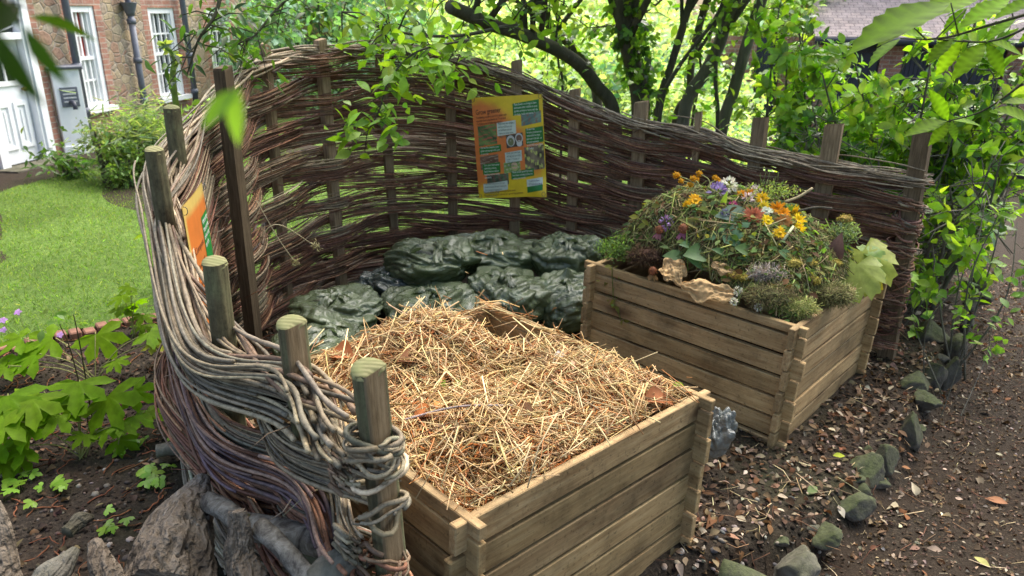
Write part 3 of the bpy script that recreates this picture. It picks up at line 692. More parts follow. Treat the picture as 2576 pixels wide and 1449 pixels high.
for (u, v, s, lab) in ((1110, 957, .055, 'small fresh green leaf left in the straw hollow'), (1140, 960, .06, 'lime green leaf beside another in the straw hollow'), (1280, 1128, .03, 'tiny round lime leaf low on the straw'), (1690, 965, .06, 'dull green leaf by the right corner of the straw bin')):
    leaf_thing('green_leaf', lab, 'leaf', 0, L_OVAL, on_straw(u, v, .02), (math.cos(s*90), math.sin(s*90), .2), (-.2, -.6, 1), s, (.22, .32, .04), M['leaf'], 'green leaves on the straw')
p0, p1, p2 = on_straw(1010, 1058, .03), on_straw(1150, 1030, .04), on_straw(1290, 1020, .03)
mb = MB(); tube(mb, catmull([p0, p1+(0, 0, .01), p2], 8), np.linspace(.004, .0028, 17), 6, (.30, .24, .23)); tag(mb.build('twig', M['willow'], origin=p0), 'long thin grey twig lying across the straw', 'twig')
# ================================================================== refuse sacks
def sack(label, u, v, Y, w, h, seed, mat='sack', tilt=(0, 0), knot=True, depth=1., group='knotted green refuse sacks', LM=1.):
    r = np.random.default_rng(seed); c = atY(u, v, Y)
    nu, nv = 170, 96
    th = np.linspace(0, 2*np.pi, nu, endpoint=False); ph = np.linspace(0, np.pi, nv)
    T, PH = np.meshgrid(th, ph, indexing='ij')
    ex = .75
    cz = np.cos(PH); sr = np.sin(PH)
    rad = np.abs(sr)**ex; zz = np.sign(cz)*np.abs(cz)**.9
    kx, ky = r.normal(0, .16, 2)
    V = np.stack([np.cos(T)*rad, np.sin(T)*rad, zz], -1)
    # pleats that gather at the tied neck, sagging dimple round it
    top = np.clip(zz, 0, 1)**1.3
    pl = 0
    for q in range(7):
        f = r.integers(4, 24); pl = pl+np.sin(f*T+r.uniform(0, 6.28)+2.*r.normal()*rad+r.normal())/(f**.55)
    bump = 1+.035*pl*(.12+1.5*top)*np.clip(rad*1.6, 0, 1)
    V[..., :2] *= bump[..., None]
    P3 = V.reshape(-1, 3)
    Q3 = P3+.25*np.stack([snoise(P3, 2., seed+7, 3), snoise(P3, 2., seed+8, 3), snoise(P3, 2., seed+9, 3)], 1); ridge = lambda f, sd, k_: np.abs(snoise(Q3, f, sd, k_))
    lump = .10*snoise(P3, 2.2, seed+1, 2)+(LM*(.05+.95*np.repeat(np.clip(ph[None]*0+np.cos(ph)[None]*1.6+.35, .12, 1), nu, 0).ravel())*(.20*ridge(2.8, seed+2, 3)+.17*ridge(6.5, seed+3, 3)+.06*ridge(15., seed+4, 2)))-.08
    V = V*(1+lump.reshape(nu, nv))[..., None]
    # sag to a flat foot
    V[..., 2] = np.where(V[..., 2] < 0, V[..., 2]*.75, V[..., 2]*(1-.22*np.exp(-(rad/.5)**2)+.28*np.exp(-(rad/.13)**2)))
    V[..., 0] += kx*top; V[..., 1] += ky*top
    V[..., 2] += tilt[0]*V[..., 0]+tilt[1]*V[..., 1]
    V = V*np.array([w/2, w/2*depth, h/2]); zmin = V[..., 2].min(); V = V+c
    i = np.arange(nu)[:, None]*nv; j = np.arange(nv-1)[None]; i2 = (np.arange(nu)[:, None]+1) % nu*nv
    Q = np.stack([i+j, i2+j, i2+j+1, i+j+1], -1).reshape(-1, 4)
    base = c+np.array([0, 0, zmin])
    t = thing('refuse_sack', label, 'sack', base, group)
    mb = MB(); mb.add(V.reshape(-1, 3), Q); mb.build('sack_body', M[mat], t)
    if knot:
        kp = c+np.array([kx*w/2, ky*w/2-.02, h/2*(.86+.0)]); mb = MB()
        a = r.uniform(0, 6.28)
        th2 = np.linspace(0, 2*np.pi, 14)
        s = w*.085
        tube(mb, kp+np.stack([s*np.cos(th2)*np.cos(a)-.3*s*np.sin(2*th2)*np.sin(a), s*np.cos(th2)*np.sin(a)+.3*s*np.sin(2*th2)*np.cos(a), s*.5*np.sin(th2)], 1), .42*s, 8)
        for e in range(5):
            b = a+e*1.3+r.normal(0, .3); L = s*r.uniform(2.4, 4.2); n = 9; q = np.linspace(0, 1, n)
            C0 = kp+np.stack([np.cos(b)*L*q, np.sin(b)*L*q, s*.9*np.sin(q*2.2)-s*1.1*q**2], 1)
            wd = s*(.16+.75*q**.8*r.uniform(.5, 1.)); nn = np.array([-math.sin(b), math.cos(b), 0])
            rows = []
            for m_ in range(6):
                f = (m_/5-.5)*2; rows.append(C0+nn*(wd*f)[:, None]+np.array([0, 0, 1])*(s*.3*np.sin(m_*2.4+q*5+e))[:, None])
            G = np.stack(rows, 1).reshape(-1, 3); ii = np.arange(n-1)[:, None]*6+np.arange(5)[None]
            mb.add(G, np.stack([ii, ii+6, ii+7, ii+1], -1).reshape(-1, 4))
        mb.build('tied_neck', M[mat], t)
    return t
SK = [('knotted green sack with a pink fleck, top left of the stacked sacks', 1072, 668, 4.72, .60, .36, 3, 'sack', (-.04, .1)), ('wide green sack with folded rim, top of the stack under the hanging poster', 1250, 650, 4.95, .60, .34, 5, 'sack', (.0, .08)),
      ('green sack with a neat central knot, top right of the stack beside the cuttings bin', 1428, 662, 4.80, .46, .36, 7, 'sack', (.05, .1)), ('dark bluish sack lying at the lower left of the stack', 995, 748, 4.58, .44, .34, 9, 'sack_dark', (0, 0)),
      ('crumpled green sack directly behind the straw peak', 1085, 800, 4.22, .56, .34, 12, 'sack', (0, .05)), ('shiny wrinkled green sack at the lower middle of the stack behind the bin corner', 1288, 750, 4.45, .52, .36, 15, 'sack', (0, .12)),
      ('lower right green sack squeezed against the cuttings bin', 1420, 775, 4.40, .40, .38, 21, 'sack', (0, .1)), ('single knotted green sack on its own at the left behind the round posts', 826, 805, 4.12, .56, .33, 24, 'sack', (0, .06)),
      ('slumped pale green sack low behind the left corner of the straw bin', 800, 872, 3.75, .52, .20, 30, 'sack', (0, .0))]
for a in SK: sack(a[0], *a[1:7], mat=a[7], tilt=a[8])
sack('translucent grey plastic bag crumpled between the two bins', 1798, 1098, 2.86, .15, .22, 47, 'sack_clear', LM=1.8, tilt=(.15, .1), knot=True, group=None)
# ================================================================== cuttings heap in the farther bin
B2O = T2[1]+np.array(T2[0])@np.array([0, 0, -6*BH]); T2b = (T2[0], B2O); R2 = np.array(T2[0])
def hz_cut(x, y):
    r2 = ((x-.53)/.52)**2+((y-.60)/.56)**2
    z = 6*BH-.05+.44*np.exp(-.95*r2**1.25)+.07*np.exp(-(((x-.25)/.2)**2+((y-.2)/.2)**2))+.06*np.exp(-(((x-.15)/.15)**2+((y-.7)/.3)**2))
    z = z+.13*np.exp(-(((x-.22)/.24)**2+((y-.93)/.22)**2))+.06*np.exp(-(((x-.9)/.2)**2+((y-.15)/.2)**2))
    edge = np.minimum(np.minimum(x, BW-x), np.minimum(y, BD-y))
    return z-.05*(1-sst(edge, 0, .15))
ch = thing('cuttings_heap', 'tall heap of wilting garden cuttings in the farther bin', 'compost heap', B2O)
g = np.linspace(.02, 1, 70); X, Y = np.meshgrid(.02+g*(BW-.05), .02+g*(BD-.05), indexing='ij'); P2 = np.stack([X.ravel(), Y.ravel()], 1)
Z = hz_cut(X, Y)-.02+(.03*snoise(P2, 13., 8)+.012*snoise(P2, 50., 9)).reshape(X.shape); i = np.arange(69)[:, None]*70+np.arange(69)[None]
cc = np.where(snoise(P2, 9., 31)[:, None] > .15, np.array([[.045, .030, .017]]), np.array([[.075, .075, .028]]))
mb = MB(); mb.add(loc(T2b, np.stack([X, Y, Z], -1).reshape(-1, 3)), np.stack([i, i+70, i+71, i+1], -1).reshape(-1, 4), cc); mb.build('heap_core', M['litter'], ch)
def cut_pts(n, lift=.0):
    x = rng.uniform(.03, BW-.03, n); y = rng.uniform(.03, BD-.03, n); e = .02
    z = hz_cut(x, y)+lift+rng.uniform(-.015, .02, n)
    gx = (hz_cut(x+e, y)-hz_cut(x-e, y))/(2*e); gy = (hz_cut(x, y+e)-hz_cut(x, y-e))/(2*e)
    return np.stack([x, y, z], 1), unit(np.stack([-gx, -gy, np.ones(n)], 1)), gx, gy
def cut_stalks(n, l0, l1, r0, r1, cols, lift, up, bend=.05):
    L, N_, gx, gy = cut_pts(n, lift); a = rng.uniform(0, 6.28, n)
    d = unit(np.stack([np.cos(a), np.sin(a), np.cos(a)*gx+np.sin(a)*gy+rng.normal(.02, up, n)], 1)); ln = l0+(l1-l0)*rng.random(n)**1.5
    q = L-d*ln[:, None]*.5
    for ax, hi in ((0, BW), (1, BD)):
        for end in (q, q+d*ln[:, None]):
            bad = ((end[:, ax] < .02) | (end[:, ax] > hi-.02)) & (end[:, 2] < 6*BH+.004); q[bad, 2] += 6*BH+.006-end[bad, 2]
    e1_ = q+d*ln[:, None]; out = np.maximum(np.maximum(-np.minimum(q, e1_)[:, :2].min(1), np.maximum(q, e1_)[:, 0]-BW), np.maximum(q, e1_)[:, 1]-BD)
    kp = out < np.where(rng.random(n) < .06, .08, -.01); q, d, ln = q[kp], d[kp], ln[kp]; n = len(q)
    mb = MB(); stalks(mb, loc(T2b, q), d@R2.T, ln, rng.uniform(r0, r1, n), pick(cols, n, .25, .07), bend); return mb
G_ = [(.13, .18, .04), (.19, .22, .06), (.28, .27, .10), (.09, .12, .035), (.34, .28, .14), (.16, .10, .05)]
o = cut_stalks(5200, .04, .20, .0009, .0026, G_, .0, .22).build('cut_stems', M['stem'], ch); o['kind'] = 'stuff'
o = cut_stalks(260, .10, .28, .0015, .0036, [(.20, .27, .06), (.26, .30, .09), (.15, .19, .05), (.30, .24, .11)], .012, .24).build('long_stems', M['stem'], ch); o['kind'] = 'stuff'
o = cut_stalks(9500, .02, .09, .0007, .0016, [(.12, .085, .04), (.07, .05, .028), (.18, .16, .07), (.17, .18, .055), (.26, .23, .11)], .006, .45).build('dry_fibres', M['litter'], ch); o['kind'] = 'stuff'
n = 7000; L, Nn, gx, gy = cut_pts(n, .012); sel = rng.random(n) < .5+.5*snoise(L[:, :2], 9., 77); L, Nn = L[sel], Nn[sel]; n = len(L)
mb = MB(); d = unit(rdir(n)*np.array([1, 1, .35])); Rr = frames(d@R2.T, (Nn+.6*rdir(n))@R2.T)
inst(mb, L_OVAL, loc(T2b, L), Rr, rng.uniform(.018, .055, n), pick([(.10, .17, .04), (.14, .21, .07), (.17, .19, .05), (.16, .095, .045), (.08, .13, .055), (.24, .24, .07), (.10, .06, .03)], n, .25, .08))
o = mb.build('small_leaves', M['leaf_soft'], ch); o['kind'] = 'stuff'
def on_cut(u, v, lift=.01):
    d = ray(u, v)
    for t in np.arange(2.6, 6.2, .004):
        q = (CAM+d*t-B2O)@R2
        if -.06 < q[0] < BW+.06 and -.06 < q[1] < BD+.06 and q[2] < hz_cut(np.clip(q[0], 0, BW), np.clip(q[1], 0, BD))+lift: return CAM+d*t
    return CAM+d*4.0
zc = lambda x, y: (1660*.8944+x*.2916, 460*.8944+y*.2916)      # crop pixel -> photo pixel
FACE = unit(np.array([-.15, -1, .75]))
def petals(mb, c, axis, r, n, wid, col, cup=.3, rings=1, m=0):
    axis = unit(axis); a = unit(np.cross(axis, [.3, .2, .9])); b = np.cross(axis, a)
    for k_ in range(rings):
        t = np.linspace(0, 6.283, n, endpoint=False)+k_*.3+rng.normal(0, .1, n)
        d = a*np.cos(t)[:, None]+b*np.sin(t)[:, None]+axis*(cup+.45*k_)
        inst(mb, leaf_tpl([wid*.7, wid, wid*.8], .2, .2), np.tile(c, (n, 1)), frames(d, np.tile(axis, (n, 1))), np.full(n, r*(1-.22*k_))*rng.uniform(.85, 1.1, n), vary(col, n, .12, .04), m)
def flower(name, lab, cat, u, v, r, kind, col, grp, ax=None):
    r = r*.85; p = on_cut(u, v, .03); ax = FACE+rng.normal(0, .25, 3) if ax is None else np.array(ax, float)
    t = thing(name, lab, cat, p, grp); mb = MB()
    if kind == 'daisy':
        petals(mb, p, ax, r, 14, .16, col, .15, 2); mb.build('petals', M['petal'], t); mb = MB(); mb.add(ICO2[0]*r*.3*np.array([1, 1, .7])+p+unit(ax)*r*.12, ICO2[1], tuple(x*.6 for x in col)); mb.build('centre', M['stem'], t)
    elif kind == 'pom':
        petals(mb, p, ax, r, 18, .12, col, .25, 4); mb.build('petals', M['petal'], t)
        mb = MB(); tube(mb, [p-unit(ax)*r*.1, p-unit(ax)*r*.6-np.array([0, 0, r*.5]), p-np.array([0, 0, r*1.4])+rng.normal(0, r*.3, 3)], r*.09, 5, (.2, .26, .08)); mb.build('stalk', M['stem'], t)
    elif kind == 'spike':
        n = 60; q = rdir(n); inst(mb, L_SIMPLE, p+q*r*.45*np.array([1, 1, 1.2]), frames(q, rdir(n)), np.full(n, r*.55), vary(col, n, .2)); mb.build('petals', M['petal'], t)
        mb = MB(); tube(mb, [p, p+np.array([.02, 0, -r*1.6])], r*.08, 5, (.2, .25, .08)); mb.build('stalk', M['stem'], t)
    elif kind == 'cone':
        n = 14; petals(mb, p, np.array([0, -.1, 1.]), r*1.15, 12, .15, col, -.75); mb.build('petals', M['petal'], t)
        mb = MB(); mb.add(ICO2[0]*r*np.array([.42, .42, .6])+p+np.array([0, 0, r*.25]), ICO2[1], (.19, .07, .035)); n = 70; q = unit(rdir(n)+np.array([0, 0, .3])); stalks(mb, p+np.array([0, 0, r*.25])+q*r*.38, q, np.full(n, r*.25), np.full(n, r*.03), vary((.30, .12, .05), n, .2)); mb.build('cone', M['stem'], t)
Y1, OR, PU, PK, WH, RD = (.80, .52, .02), (.76, .32, .02), (.32, .24, .48), (.50, .20, .36), (.66, .66, .54), (.46, .15, .08)
for x, y, r, kind, col, nm, lab, grp in (
    (1480, 305, .052, 'pom', Y1, 'marigold', 'golden yellow pompom flower near the top of the cuttings heap', 'yellow flowers on the heap'),
    (1500, 370, .040, 'pom', (.78, .62, .05), 'marigold', 'flattened yellow flower just under the topmost yellow pompom', 'yellow flowers on the heap'),
    (1755, 420, .050, 'pom', Y1, 'marigold', 'bright yellow flower on the right edge of the orange cluster', 'yellow flowers on the heap'),
    (1800, 490, .048, 'pom', (.85, .62, .02), 'marigold', 'lemon yellow flower hanging right below the orange cluster', 'yellow flowers on the heap'),
    (1800, 560, .045, 'daisy', (.85, .62, .02), 'marigold', 'lowest right yellow daisy flower of the cluster', 'yellow flowers on the heap'),
    (1635, 600, .046, 'daisy', Y1, 'marigold', 'yellow daisy flower lying alone below the red flower', 'yellow flowers on the heap'),
    (1530, 495, .045, 'daisy', (.82, .62, .02), 'marigold', 'spread yellow daisy flower between red flower and orange cluster', 'yellow flowers on the heap'),
    (1610, 395, .060, 'pom', OR, 'marigold', 'large orange pompom flower in the middle of the cluster', 'orange flowers on the heap'),
    (1660, 430, .055, 'pom', (.80, .36, .02), 'marigold', 'second orange pompom flower pressed against the larger one', 'orange flowers on the heap'),
    (1370, 262, .042, 'pom', OR, 'marigold', 'orange flower at the heap top beside the white flowers', 'orange flowers on the heap'),
    (1310, 270, .036, 'daisy', OR, 'marigold', 'small orange flower left of the topmost orange flower', 'orange flowers on the heap'),
    (1670, 505, .058, 'pom', (.48, .24, .08), 'faded_flower', 'brownish faded pompom flower under the orange cluster', 'faded flowers on the heap'),
    (1410, 455, .070, 'pom', RD, 'red_dahlia', 'shaggy red and cream flower left of the orange cluster', None),
    (905, 318, .050, 'daisy', (.75, .42, .02), 'yellow_daisy', 'yellow daisy with brown centre facing left on the heap slope', 'yellow flowers on the heap'),
    (838, 355, .034, 'daisy', (.72, .42, .02), 'yellow_daisy', 'small half open yellow daisy below the facing one', 'yellow flowers on the heap'),
    (1095, 255, .070, 'spike', PU, 'scabious', 'mauve purple flower head near the heap top', 'purple flowers on the heap'),
    (655, 515, .050, 'spike', (.42, .26, .50), 'scabious', 'pinkish lilac flower head on the left slope', 'purple flowers on the heap'),
    (1160, 430, .030, 'spike', (.20, .17, .32), 'scabious', 'little violet flower beside the broad grey leaf', 'purple flowers on the heap'),
    (1195, 190, .060, 'spike', WH, 'white_flower', 'round white flower head at the top left of the heap', 'white flowers on the heap'),
    (1430, 235, .040, 'spike', (.66, .58, .55), 'white_flower', 'pale pinkish white blossom behind the orange top flower', 'white flowers on the heap'),
    (1360, 305, .045, 'spike', (.60, .50, .50), 'white_flower', 'washed out pink white bloom under the orange top flower', 'white flowers on the heap'),
    (1520, 410, .040, 'daisy', (.55, .60, .46), 'white_flower', 'flat pale flower between red flower and orange cluster', 'white flowers on the heap'),
    (1275, 1100, .030, 'spike', WH, 'white_flower', 'fluffy white bloom hanging by the big tan leaf', 'white flowers on the heap'),
    (1240, 1190, .026, 'spike', WH, 'white_flower', 'lowest fluffy white bloom over the front board', 'white flowers on the heap'),
    (1450, 1240, .026, 'spike', (.55, .55, .46), 'white_flower', 'dull white bloom at the edge of the moss clumps', 'white flowers on the heap'),
    (595, 590, .050, 'cone', (.36, .16, .17), 'coneflower', 'left drooping faded coneflower on the left slope', 'coneflowers on the heap'),
    (805, 585, .056, 'cone', (.36, .13, .19), 'coneflower', 'right drooping magenta coneflower on the left slope', 'coneflowers on the heap'),
    (1230, 360, .030, 'spike', (.40, .06, .20), 'magenta_bloom', 'crushed magenta bloom above the grey leaf', None),
    (540, 945, .048, 'cone', (.24, .15, .07), 'dried_coneflower', 'brown spherical dried seed head behind the front board', None)):
    flower(nm, lab, 'flower', *zc(x, y), r, kind, col, grp)
# spray of yellow buttons on long stems
for q, (x, y, s) in enumerate(((745, 100, 1.15), (785, 150, .9), (885, 130, .95), (922, 140, .8), (940, 85, .9), (865, 182, .95), (825, 207, .8), (1075, 122, .8), (1098, 135, .85), (1127, 165, .95), (1030, 228, .9), (985, 222, .8), (945, 240, .7), (632, 388, .8), (485, 530, .9))):
    uu, vv = zc(x, y); Yd = 4.05+.05*math.sin(q*2.1); p = atY(uu, vv, Yd); root = loc(T2b, [[.40+.1*rng.random(), .62+.1*rng.random(), 0]])[0]; root[2] = on_cut(*zc(1000, 330))[2]-.03
    if x < 700: root = on_cut(*zc(x+170, y+40), 0.)
    where = ['tallest of the spray at its far left', 'just under the leftmost one', 'left of a touching pair', 'right of a touching pair', 'topmost, on a straight stem', 'below the touching pair', 'lowest on the left of the spray', 'left of the group of three', 'middle of the group of three', 'right of the group of three', 'beside the mauve flower', 'half hidden low in the spray', 'lowest in the spray centre', 'drooping at the end of an arching stem', 'farthest left, by itself on the slope'][q]
    t = thing('yellow_button', 'yellow button flower on a thin stem, '+where, 'flower', p, 'spray of yellow button flowers'); mb = MB()
    rr = .019*s; n = 26; qd = unit(rdir(n)+np.array([0, 0, .2])); mb.add(ICO2[0]*rr*.8+p, ICO2[1], (.5, .25, .02)); inst(mb, L_SIMPLE, p+qd*rr*.55, frames(qd, rdir(n)), np.full(n, rr*.7), vary((.66, .36, .02), n, .15)); mb.build('petals', M['petal'], t)
    mb = MB(); md = (p+root)/2+np.array([rng.normal(0, .02), 0, .03 if x > 700 else .06]); tube(mb, catmull([root, md, p], 7), .0022, 5, (.32, .33, .12)); mb.build('stalk', M['stem'], t)
# conspicuous leaves and clumps on the heap
for x, y, s, tp, col, mt, dx, lab, nm in (
    (1260, 430, .20, L_OVAL, (.22, .30, .24), 'leaf_soft', (-1, -.3, .1), 'broad grey green leaf lying flat near the heap top', 'broad_leaf'),
    (1190, 560, .16, L_PALM3, (.10, .20, .11), 'leaf_soft', (.2, -1, -.3), 'lobed blue green leaf under the broad grey leaf', 'lobed_leaf'),
    (960, 770, .22, L_OVAL, (.10, .19, .06), 'leaf', (1, .2, .1), 'large crinkled green leaf in the middle of the front slope', 'broad_leaf'),
    (960, 860, .20, L_LONG, (.12, .22, .09), 'leaf', (1, -.3, -.35), 'long pointed green leaf above the big tan leaf', 'long_leaf'),
    (735, 790, .12, L_OVAL, (.18, .28, .10), 'leaf', (-1, .2, 0), 'small bright leaf pointing left beside the crinkled one', 'broad_leaf'),
    (845, 700, .09, L_OVAL, (.14, .26, .12), 'leaf', (-.6, -.3, .2), 'rounded mint coloured leaf on the left front slope', 'round_leaf'),
    (1150, 760, .14, L_LONG, (.10, .19, .07), 'leaf', (1, .0, -.2), 'narrow dark green leaf near the slope centre', 'long_leaf'),
    (1345, 745, .14, L_OVAL, (.10, .18, .05), 'leaf', (1, .1, -.2), 'dark green leaf right of the slope centre', 'broad_leaf'),
    (1690, 785, .10, L_OVAL, (.14, .26, .12), 'leaf', (.9, 0, -.4), 'fresh green leaf on the right front slope', 'round_leaf'),
    (1150, 330, .10, L_LONG, (.36, .50, .05), 'leaf', (.1, -.2, 1), 'upright lime leaf under the mauve flower', 'long_leaf'),
    (890, 515, .09, L_CURL, (.36, .32, .12), 'leaf_soft', (-.6, -.2, .5), 'yellowing curled leaf on the left slope', 'curled_leaf'),
    (2390, 860, .21, L_ROUND, (.36, .40, .07), 'leaf', (.1, -1, -.75), 'big yellowing leaf drooping over the right corner of the bin', 'yellowing_leaf'),
    (2300, 960, .18, L_ROUND, (.34, .39, .09), 'leaf', (-.3, -1, -.9), 'pale green leaf hanging left of the yellowing leaf', 'yellowing_leaf'),
    (2410, 930, .15, L_ROUND, (.62, .52, .03), 'leaf', (.3, -1, -.5), 'bright yellow blotched leaf between the two hanging leaves', 'yellowing_leaf'),
    (2490, 840, .13, L_ROUND, (.22, .33, .07), 'leaf', (1, -.3, -.2), 'green scalloped leaf at the far right of the heap', 'yellowing_leaf'),
    (2110, 760, .14, L_CURL, (.09, .05, .04), 'dry', (.1, -.2, 1), 'dark maroon dead leaf standing on the right slope', 'dead_leaf')):
    p = on_cut(*zc(x, y), .03); leaf_thing(nm, lab, 'leaf', 0, tp, p-unit(np.array(dx, float))*s*.45, dx, (-.25, -.8, .8), s, col, M[mt], 'large leaves on the cuttings heap')
def crumple(name, lab, cat, p, size, col, seed, mat, stretch=(1, .7, .5), fr=(.35, 3.), cols2=None):
    V = ICO4[0]*np.array(stretch); V = V*(1+fr[0]*np.abs(snoise(ICO4[0], fr[1], seed, 4))+.12*snoise(ICO4[0], fr[1]*4, seed+1, 3))[:, None]
    c = vary(col, 1, 0)[0]*(1+.35*snoise(ICO4[0], 5., seed+2)[:, None]); mb = MB(); mb.add(V*size+p, ICO4[1], np.clip(c, .004, 1)); return mb
def dryleaf(name, lab, p, lx, ly, rot, seed):     # crinkled sheet
    nx, ny = 44, 26; X, Y = np.meshgrid(np.linspace(-1, 1, nx), np.linspace(-1, 1, ny), indexing='ij'); P = np.stack([X.ravel(), Y.ravel()], 1)
    out = np.sqrt(np.clip(1-X**2*.9, 0, 1)).reshape(-1); Yw = P[:, 1]*out*(1+.25*np.sin(6*P[:, 0]+seed))
    Z = .28*snoise(P, 3.5, seed)+.16*np.abs(snoise(P, 9., seed+1))-.35*Yw**2+.12*np.sin(14*Yw+3*P[:, 0])*.4
    V = np.stack([P[:, 0]*lx, Yw*ly, Z*ly*.9], 1)@np.array(Matrix.Rotation(rot, 3, 'Z')).T
    R = frames(np.array([[.0, .7, .75]]), np.array([[-.1, -.75, .65]]))[0]; V = V@np.array(R).T+p; i = np.arange(nx-1)[:, None]*ny+np.arange(ny-1)[None]
    mb = MB(); mb.add(V, np.stack([i, i+ny, i+ny+1, i+1], -1).reshape(-1, 4), np.clip(np.array([[.50, .33, .16]])*(1+.35*snoise(P, 6., seed+4)[:, None]), .02, 1)); return tag(mb.build(name, M['dry'], origin=p), lab, 'leaf')
dryleaf('withered_leaf', 'large tan crumpled leaf lying over the front board of the cuttings bin', on_cut(*zc(1010, 1090), .045), .125, .055, -.25, 3)
dryleaf('withered_leaf', 'pale papery crumpled leaf propped up left of the tan one', on_cut(*zc(715, 920), .05), .065, .07, .4, 8)
dryleaf('withered_leaf', 'small pinkish withered leaf at the centre of the front slope', on_cut(*zc(1150, 905), .04), .06, .03, -.5, 14)
def clump(name, lab, cat, x, y, size, col, cols, n, seed, stretch=(1.25, .8, .6), fl=(.015, .045), grp=None):
    p = on_cut(*zc(x, y), .012); t = thing(name, lab, cat, p, grp); mb = crumple(name, lab, cat, p, size*.8, col, seed, None, stretch); mb.build('core', M['litter'], t)
    mb = MB(); d = rdir(n); q = p+d*size*np.array(stretch)*rng.uniform(.75, 1.15, n)[:, None]; stalks(mb, q, unit(d*.6+rdir(n)), rng.uniform(*fl, n), rng.uniform(.0005, .0012, n), pick(cols, n, .3), .12); o = mb.build('fibres', M['litter'], t); o['kind'] = 'stuff'
clump('grass_clump', 'ball of matted greenish grass at the near corner of the cuttings bin', 'grass clump', 1790, 1245, .062, (.16, .17, .05), [(.30, .33, .09), (.22, .24, .07), (.38, .36, .14)], 1300, 3)
clump('moss_clump', 'large brown mossy root clump left of the matted grass ball', 'moss clump', 1560, 1140, .085, (.10, .085, .04), [(.22, .18, .08), (.15, .12, .06), (.24, .24, .09)], 2000, 5)
clump('moss_clump', 'olive mossy clump right of the matted grass ball', 'moss clump', 2100, 1130, .07, (.12, .115, .045), [(.24, .22, .09), (.17, .15, .06), (.26, .27, .1)], 1600, 8)
clump('root_clump', 'dark brown crumbling root clump on the left of the heap', 'root clump', 500, 800, .07, (.045, .028, .018), [(.09, .055, .03), (.06, .035, .02), (.12, .08, .04)], 1200, 11, (1.3, .8, .6))
clump('seed_plume', 'pale grey feathery seed plume on the front of the heap', 'seed plume', 1540, 950, .04, (.22, .17, .14), [(.40, .33, .27), (.30, .25, .2), (.48, .42, .36)], 1000, 15, (1.9, .7, .6))
for q, (x, y, s, lab) in enumerate(((1745, 860, .055, 'large dull yellow yarrow head on the right front slope'), (1265, 965, .042, 'yellow yarrow head right of the small withered leaf'), (1340, 985, .036, 'flattened yarrow head next to another on the front slope'), (1905, 860, .035, 'yellow green yarrow head right of the largest one'), (1920, 1010, .045, 'olive yarrow head among the moss clumps'), (2110, 860, .04, 'yarrow head close to the yellowing leaves'), (2200, 480, .05, 'fresh yellow green flower head at the right shoulder of the heap'))):
    clump('yarrow_head', lab, 'flower', x, y, s*.8, (.28, .22, .05), [(.42, .34, .06), (.34, .28, .06)], 260, 20+q, (1, .7, .55), (.006, .012), 'yarrow heads on the heap')
def feather(name, lab, x, y, size, cols, n, st):
    p = on_cut(*zc(x, y), .03); mb = MB(); q = p+rdir(n)*size*np.array(st)*(rng.random(n)**.5)[:, None]; d = unit(rdir(n)+np.array([.2, -.2, .5])); inst(mb, L_LONG, q, frames(d, rdir(n)), rng.uniform(.010, .026, n), pick(cols, n, .25)); stalks(mb, p+rdir(30)*size*.5, unit(rdir(30)+np.array([0, 0, .7])), np.full(30, size*.6), np.full(30, .0012), vary((.2, .26, .12), 30)); tag(mb.build(name, M['leaf_soft'], origin=p), lab, 'plant', 'feathery greens on the heap')
feather('feathery_plant', 'feathery bright green weeds spilling over the left corner of the heap', 250, 740, .12, [(.16, .26, .09), (.22, .32, .12), (.12, .2, .07)], 800, (1.2, .8, .6))
feather('feathery_plant', 'silvery green feathery plant on the right shoulder of the heap', 2190, 600, .085, [(.24, .30, .20), (.32, .37, .27), (.18, .24, .13)], 900, (1., .8, .8))
feather('feathery_plant', 'pale tangled greenery at the very top of the heap', 1560, 240, .12, [(.30, .36, .16), (.4, .42, .22), (.22, .3, .1)], 420, (1.5, .8, .4))
p = on_cut(*zc(1790, 410), .05); q = atY(*zc(2085, 385), p[1]+.05); mb = MB(); tube(mb, catmull([p, (p+q)/2+(0, 0, .012), q], 6), .006, 6, (.10, .06, .04)); tag(mb.build('twig', M['bark'], origin=p), 'dark bare twig sticking out of the heap to the right', 'twig')
p = on_cut(*zc(1670, 660), .03); q = on_cut(*zc(1750, 545), .04); mb = MB(); tube(mb, [p, (p+q)/2+(0, -.01, .01), q], .007, 7, (.45, .46, .26)); tag(mb.build('pale_stalk', M['stem'], origin=p), 'thick pale cut stalk pointing down below the yellow flowers', 'stalk')
p = on_cut(*zc(1680, 330), .05); q = atY(*zc(1920, 212), p[1]); mb = MB(); tube(mb, catmull([p, (p+q)/2+(0, 0, -.01), q], 6), .007, 7, (.40, .32, .18)); tag(mb.build('pale_stalk', M['stem'], origin=p), 'long straw coloured stalk rising to the upper right of the heap', 'stalk')
# weed trailing down the front boards
mb = MB(); Lp = [loc(T2, [[-.02, y, z]])[0] for y, z in ((1.02, .02), (1.01, -.06), (.985, -.18), (.93, -.27))]; tube(mb, catmull(Lp, 5), .0022, 5, (.2, .24, .07)); k_ = 22
q = np.array(Lp)[rng.integers(0, 4, k_)]+rng.normal(0, .02, (k_, 3)); inst(mb, L_OVAL, q, frames(rdir(k_), rdir(k_)), rng.uniform(.02, .045, k_), pick([(.18, .30, .08), (.24, .22, .06)], k_)); tag(mb.build('trailing_weed', M['leaf_soft'], origin=Lp[0]), 'thin weed trailing down the left boards of the cuttings bin', 'plant')
